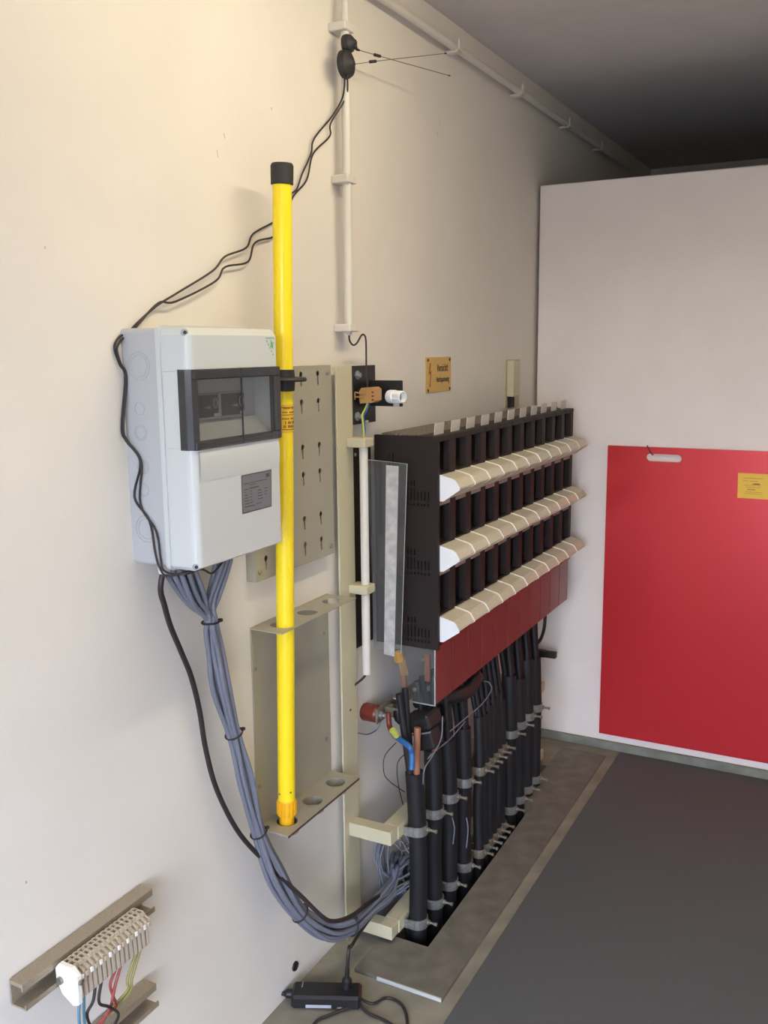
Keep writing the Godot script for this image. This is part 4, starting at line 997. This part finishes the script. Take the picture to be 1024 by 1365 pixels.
# ---------------------------------------------------------------- rail terminals at the lower left
func rail_shape(z0, z1) -> SurfaceTool:
	var st = S()
	extr(st, PackedVector2Array([Vector2(0, -0.022), Vector2(0.034, -0.022), Vector2(0.034, -0.013), Vector2(0.031, -0.013), Vector2(0.031, -0.019), Vector2(0.003, -0.019), Vector2(0.003, 0.015), Vector2(0.026, 0.015), Vector2(0.026, 0.009), Vector2(0.030, 0.009), Vector2(0.030, 0.022), Vector2(0, 0.022)]), Vector3(0, 0, z1), Vector3.RIGHT, Vector3.UP, Vector3(0, 0, z0 - z1))
	return st
func din_terminals():
	var t := thing("terminal_rail", "bronze steel mounting rail carrying the row of terminals", "rail", Vector3(0.003, 0.526, 0))
	obj("profile", rail_shape(-0.886, -1.182), M.din, t)
	for z in [-0.915, -0.945, -1.168]: obj("screw", disc(Vector3(0.003, -0.002, z), Vector3.RIGHT, 0.0075, 0.006, 12), M.screw, t)
	t = thing("lower_rail", "bronze steel mounting rail below the row of terminals", "rail", Vector3(0.003, 0.335, 0))
	obj("profile", rail_shape(-0.9, -1.178), M.din, t)
	for z in [-0.93, -1.15]: obj("screw", disc(Vector3(0.003, -0.002, z), Vector3.RIGHT, 0.0075, 0.006, 12), M.screw, t)
	# white end bracket
	var poly := PackedVector2Array([Vector2(0.036, 0.539), Vector2(0.044, 0.549), Vector2(0.072, 0.549), Vector2(0.0845, 0.537), Vector2(0.083, 0.487), Vector2(0.07, 0.482), Vector2(0.047, 0.496), Vector2(0.036, 0.52)])
	t = thing("end_bracket", "white plastic end bracket at the head of the terminal row", "bracket", Vector3(0, 0, -0.949))
	var st = S(); extr(st, poly, Vector3(0, 0, -0.008), Vector3.RIGHT, Vector3.UP, Vector3(0, 0, 0.008)); obj("plate", st, M.bracket, t)
	obj("screw", disc(Vector3(0.046, 0.520, 0), Vector3(0, 0, 1), 0.0065, 0.005, 12), M.screw, t)
	obj("front_screw", disc(Vector3(0.083, 0.526, -0.004), Vector3.RIGHT, 0.004, 0.006, 10), M.screw, t)
	# terminals
	var w = 0.0104
	st = S(); extr(st, PackedVector2Array([Vector2(0.037, 0.5395), Vector2(0.041, 0.541), Vector2(0.066, 0.541), Vector2(0.0685, 0.537), Vector2(0.077, 0.533), Vector2(0.077, 0.522), Vector2(0.037, 0.515)]), Vector3(0, 0, -w + 0.0004), Vector3.RIGHT, Vector3.UP, Vector3(0, 0, w - 0.0004))
	extr(st, PackedVector2Array([Vector2(0.037, 0.515), Vector2(0.077, 0.522), Vector2(0.0785, 0.49), Vector2(0.068, 0.480), Vector2(0.047, 0.496), Vector2(0.037, 0.51)]), Vector3(0, 0, -w + 0.0032), Vector3.RIGHT, Vector3.UP, Vector3(0, 0, w - 0.0042)); var bodym = st.commit()
	# the open pockets on top: side webs and cross ribs standing over the body
	st = S()
	for z in [-w + 0.0004, -0.0017]: extr(st, PackedVector2Array([Vector2(0.037, 0.5395), Vector2(0.043, 0.547), Vector2(0.066, 0.547), Vector2(0.068, 0.542), Vector2(0.0795, 0.5365), Vector2(0.081, 0.524), Vector2(0.077, 0.522), Vector2(0.077, 0.533), Vector2(0.0685, 0.537), Vector2(0.066, 0.541), Vector2(0.041, 0.541)]), Vector3(0, 0, z), Vector3.RIGHT, Vector3.UP, Vector3(0, 0, 0.0017))
	cbox(st, Vector3(0.0415, 0.540, -w + 0.002), Vector3(0.0445, 0.547, -0.0017), 0.0002); cbox(st, Vector3(0.0520, 0.540, -w + 0.002), Vector3(0.0550, 0.547, -0.0017), 0.0002); cbox(st, Vector3(0.0625, 0.540, -w + 0.002), Vector3(0.0690, 0.546, -0.0017), 0.0002)
	var web = st.commit()
	st = S(); lathe(st, Vector3.ZERO, Vector3.UP, [[0.0028, 0.0], [0.0028, 0.001], [0, 0.001]], 8); var screwm = st.commit()
	st = S(); cbox(st, Vector3(-0.002, -0.006, -0.0055), Vector3(0.0022, 0.002, 0), 0.0008); var nub = st.commit()
	for i in 16:
		var c := thing("rail_terminal", "%s small beige terminal counted from the white end bracket" % ORD[i], "terminal", Vector3(0, 0, -0.9575 - i * w), "beige terminals on the rail")
		share("body", bodym, M.term, c); share("web", web, M.term, c)
		for x in [0.0483, 0.0588]: share("screw_head", screwm, M.hole, c, Vector3(x, 0.541, -0.0052))
		share("nub", nub, M.bracket if i % 2 == 0 else M.term, c, Vector3(0.0802, 0.531, -0.002))
	# hanging wires: [first terminal, material, name, label, points below]
	var W = [["blue_wire", M.cyan, -0.963, "light blue wire loop under the white end bracket", [[0.072, 105, 1350], [0.07, 106, 1368]]],
		["blue_wire", M.cyan, -0.972, "second light blue wire beside the white end bracket", [[0.066, 112, 1350], [0.066, 113, 1368]]],
		["black_wire", M.wire_black, -0.998, "first black wire curling under the terminal row", [[0.07, 124, 1335], [0.066, 116, 1352], [0.055, 122, 1372]]],
		["black_wire", M.wire_black, -1.012, "second black wire curling under the terminal row", [[0.07, 132, 1336], [0.075, 145, 1342], [0.07, 158, 1352], [0.06, 150, 1372]]],
		["red_wire", M.wire_red, -1.046, "first red wire under the terminal row", [[0.07, 147, 1312], [0.068, 151, 1328], [0.066, 155, 1342], [0.06, 140, 1354], [0.05, 128, 1368]]],
		["red_wire", M.wire_red, -1.058, "second red wire under the terminal row", [[0.07, 154, 1312], [0.072, 151, 1326], [0.07, 148, 1340], [0.06, 138, 1360], [0.05, 132, 1372]]],
		["green_wire", M.wire_green, -1.095, "first yellow green wire under the terminal row", [[0.07, 170, 1305], [0.07, 171, 1318], [0.06, 160, 1332], [0.05, 145, 1348]]],
		["green_wire", M.wire_green, -1.106, "second yellow green wire under the terminal row", [[0.07, 176, 1304], [0.07, 175, 1318], [0.06, 164, 1334], [0.05, 148, 1352]]]]
	for q in W:
		var pts := [Vector3(0.07, 0.486, q[2])]
		for p in q[4]: pts.append(wx(p[0], p[1], p[2]))
		tag(obj(q[0], _tube_st(curve(pts), 0.0026, 8), q[1]), q[3], "wire")

func adapter():
	var a = wy(0.0, 388, 1345)
	var b = wy(0.0, 481, 1347)
	var d = (b - a); d.y = 0
	var L = d.length()
	d = d.normalized()
	var s = Vector3(d.z, 0, -d.x)
	if s.z > 0: s = -s
	var t := thing("power_adapter", "black power adapter lying on the floor beside the cable pit", "adapter", a + Vector3(0, 0.001, 0))
	t.basis = Basis(d, Vector3.UP, d.cross(Vector3.UP))
	var st = S(); cbox(st, Vector3(0.0, 0.0, -0.055), Vector3(L, 0.034, 0.004), 0.006); obj("case", st, M.black, t)
	st = S(); cbox(st, Vector3(0.035, 0.006, 0.0038), Vector3(0.095, 0.014, 0.0046), 0.0003); cbox(st, Vector3(0.108, 0.006, 0.0038), Vector3(0.128, 0.009, 0.0046), 0.0003); obj("print_strip", st, M.seam, t)
	st = S(); cbox(st, Vector3(0.022, 0.0335, -0.05), Vector3(0.024, 0.0345, -0.03), 0.0003); obj("mark", st, M.tag, t)
	st = S(); lathe(st, Vector3(0.001, 0.018, -0.028), Vector3(-1, 0, 0), [[0.011, 0], [0.010, 0.014], [0.0055, 0.022], [0.005, 0.044], [0, 0.044]], 12); obj("strain_relief", st, M.black, t)
	st = S(); lathe(st, Vector3(L - 0.035, 0.033, -0.035), Vector3(0.05, 1, 0.02), [[0.013, 0], [0.012, 0.02], [0.006, 0.026], [0.005, 0.05], [0, 0.05]], 14); obj("plug", st, M.black, t)
	st = S()
	var inv = t.global_transform.affine_inverse() if t.is_inside_tree() else t.transform.affine_inverse()
	var loc = func(pp: Array) -> Array:
		var o := []
		for p in pp: o.append(inv * p)
		return o
	var pl = t.transform * Vector3(L - 0.033, 0.08, -0.034)
	tube(st, loc.call(curve([pl, pl + Vector3(0.0, 0.05, -0.01), wx(0.10, 468, 1262), wx(0.10, 478, 1246), wx(0.09, 500, 1215), wx(0.08, 525, 1185)])), 0.0042, 8); obj("mains_lead", st, M.wire_black, t)
	st = S(); tube(st, loc.call(curve([t.transform * Vector3(L - 0.002, 0.014, -0.02), wy(0.012, 497, 1338), wy(0.006, 515, 1330), wy(0.005, 532, 1336), wy(0.005, 541, 1350), wy(0.005, 543, 1372), wy(0.005, 540, 1400)])), 0.0036, 8); obj("output_lead", st, M.wire_black, t)
	st = S(); tube(st, loc.call(curve([t.transform * Vector3(L - 0.004, 0.010, -0.004), wy(0.007, 492, 1351), wy(0.005, 512, 1360), wy(0.005, 530, 1372), wy(0.005, 545, 1390)])), 0.0036, 8); obj("output_lead", st, M.wire_black, t)
	st = S(); tube(st, loc.call(curve([t.transform * Vector3(L - 0.03, 0.008, 0.003), wy(0.006, 440, 1353), wy(0.005, 424, 1360), wy(0.005, 415, 1372), wy(0.005, 410, 1392)])), 0.0036, 8); obj("output_lead", st, M.wire_black, t)

func loose_wires():
	# thin grey signal wires in front of the power cables
	var P = [[[[0.21, 600, 975], [0.215, 620, 958], [0.215, 643, 938], [0.21, 655, 920], [0.2, 652, 910], [0.18, 645, 908]], "thin grey wire looping up below the red covers"],
		[[[0.2, 590, 955], [0.21, 588, 985], [0.21, 575, 1010], [0.21, 566, 1025], [0.2, 564, 1045]], "thin grey wire hanging beside the first black cable"],
		[[[0.19, 620, 962], [0.2, 600, 985], [0.2, 578, 1003], [0.19, 570, 1012]], "thin grey wire slanting across the black cores"],
		[[[0.03, 528, 990], [0.03, 513, 1008], [0.03, 512, 1030], [0.04, 520, 1042], [0.06, 540, 1056]], "thin dark wire hanging on the wall below the insulator"],
		[[[0.05, 540, 1005], [0.04, 530, 1018], [0.04, 531, 1045], [0.05, 538, 1075]], "thin dark wire behind the first black cable"],
		[[[0.02, 478, 977], [0.02, 490, 979], [0.02, 502, 973], [0.03, 507, 963], [0.05, 508, 955]], "grey wire curving under the maroon insulator"],
		[[[0.2, 603, 1090], [0.205, 606, 1105], [0.2, 604, 1125]], "short pale wire between the third and fourth cable"],
		[[[0.2, 622, 1090], [0.205, 624, 1105], [0.2, 622, 1130]], "short pale wire beside the fourth cable"]]
	for i in P.size():
		tag(obj("signal_wire", _tube_st(curve(pathx(P[i][0])), 0.0013 if i in [3, 4] else 0.0018, 6), M.rubber if i in [3, 4] else M.grey_cable), P[i][1], "wire")
	# slack loops behind the upper arm
	var rng := RandomNumberGenerator.new(); rng.seed = 51
	for i in 14:
		var z = -1.975 - i * 0.012
		var x = 0.035 + rng.randf_range(0.0, 0.05)
		var dz = rng.randf_range(-0.02, 0.03)
		var low = rng.randf_range(0.08, 0.17)
		var pts = [Vector3(x + 0.03, 0.29, z - 0.02), Vector3(x + 0.012, 0.26, z + dz * 0.3), Vector3(x - 0.004, 0.20, z + dz), Vector3(x + 0.008, low + 0.03, z + dz), Vector3(x + 0.03, low, z - 0.02), Vector3(x + 0.06, low + 0.015, z - 0.07), Vector3(x + 0.05, low - 0.02, z - 0.12), Vector3(x + 0.03, -0.1, z - 0.14)]
		tag(obj("slack_wire", _tube_st(curve(pts, 5), 0.0024, 6), M.grey_cable), "thin grey slack wire looped behind the upper cream arm", "wire", "slack wire loops behind the cream arm")
	var o = obj("marked_lead", _tube_st(curve(pathx([[0.10, 470, 1228], [0.105, 500, 1206], [0.11, 530, 1182], [0.11, 552, 1172]])), 0.002, 6), M.tag); tag(o, "thin white lead running over the black feed cable", "wire")
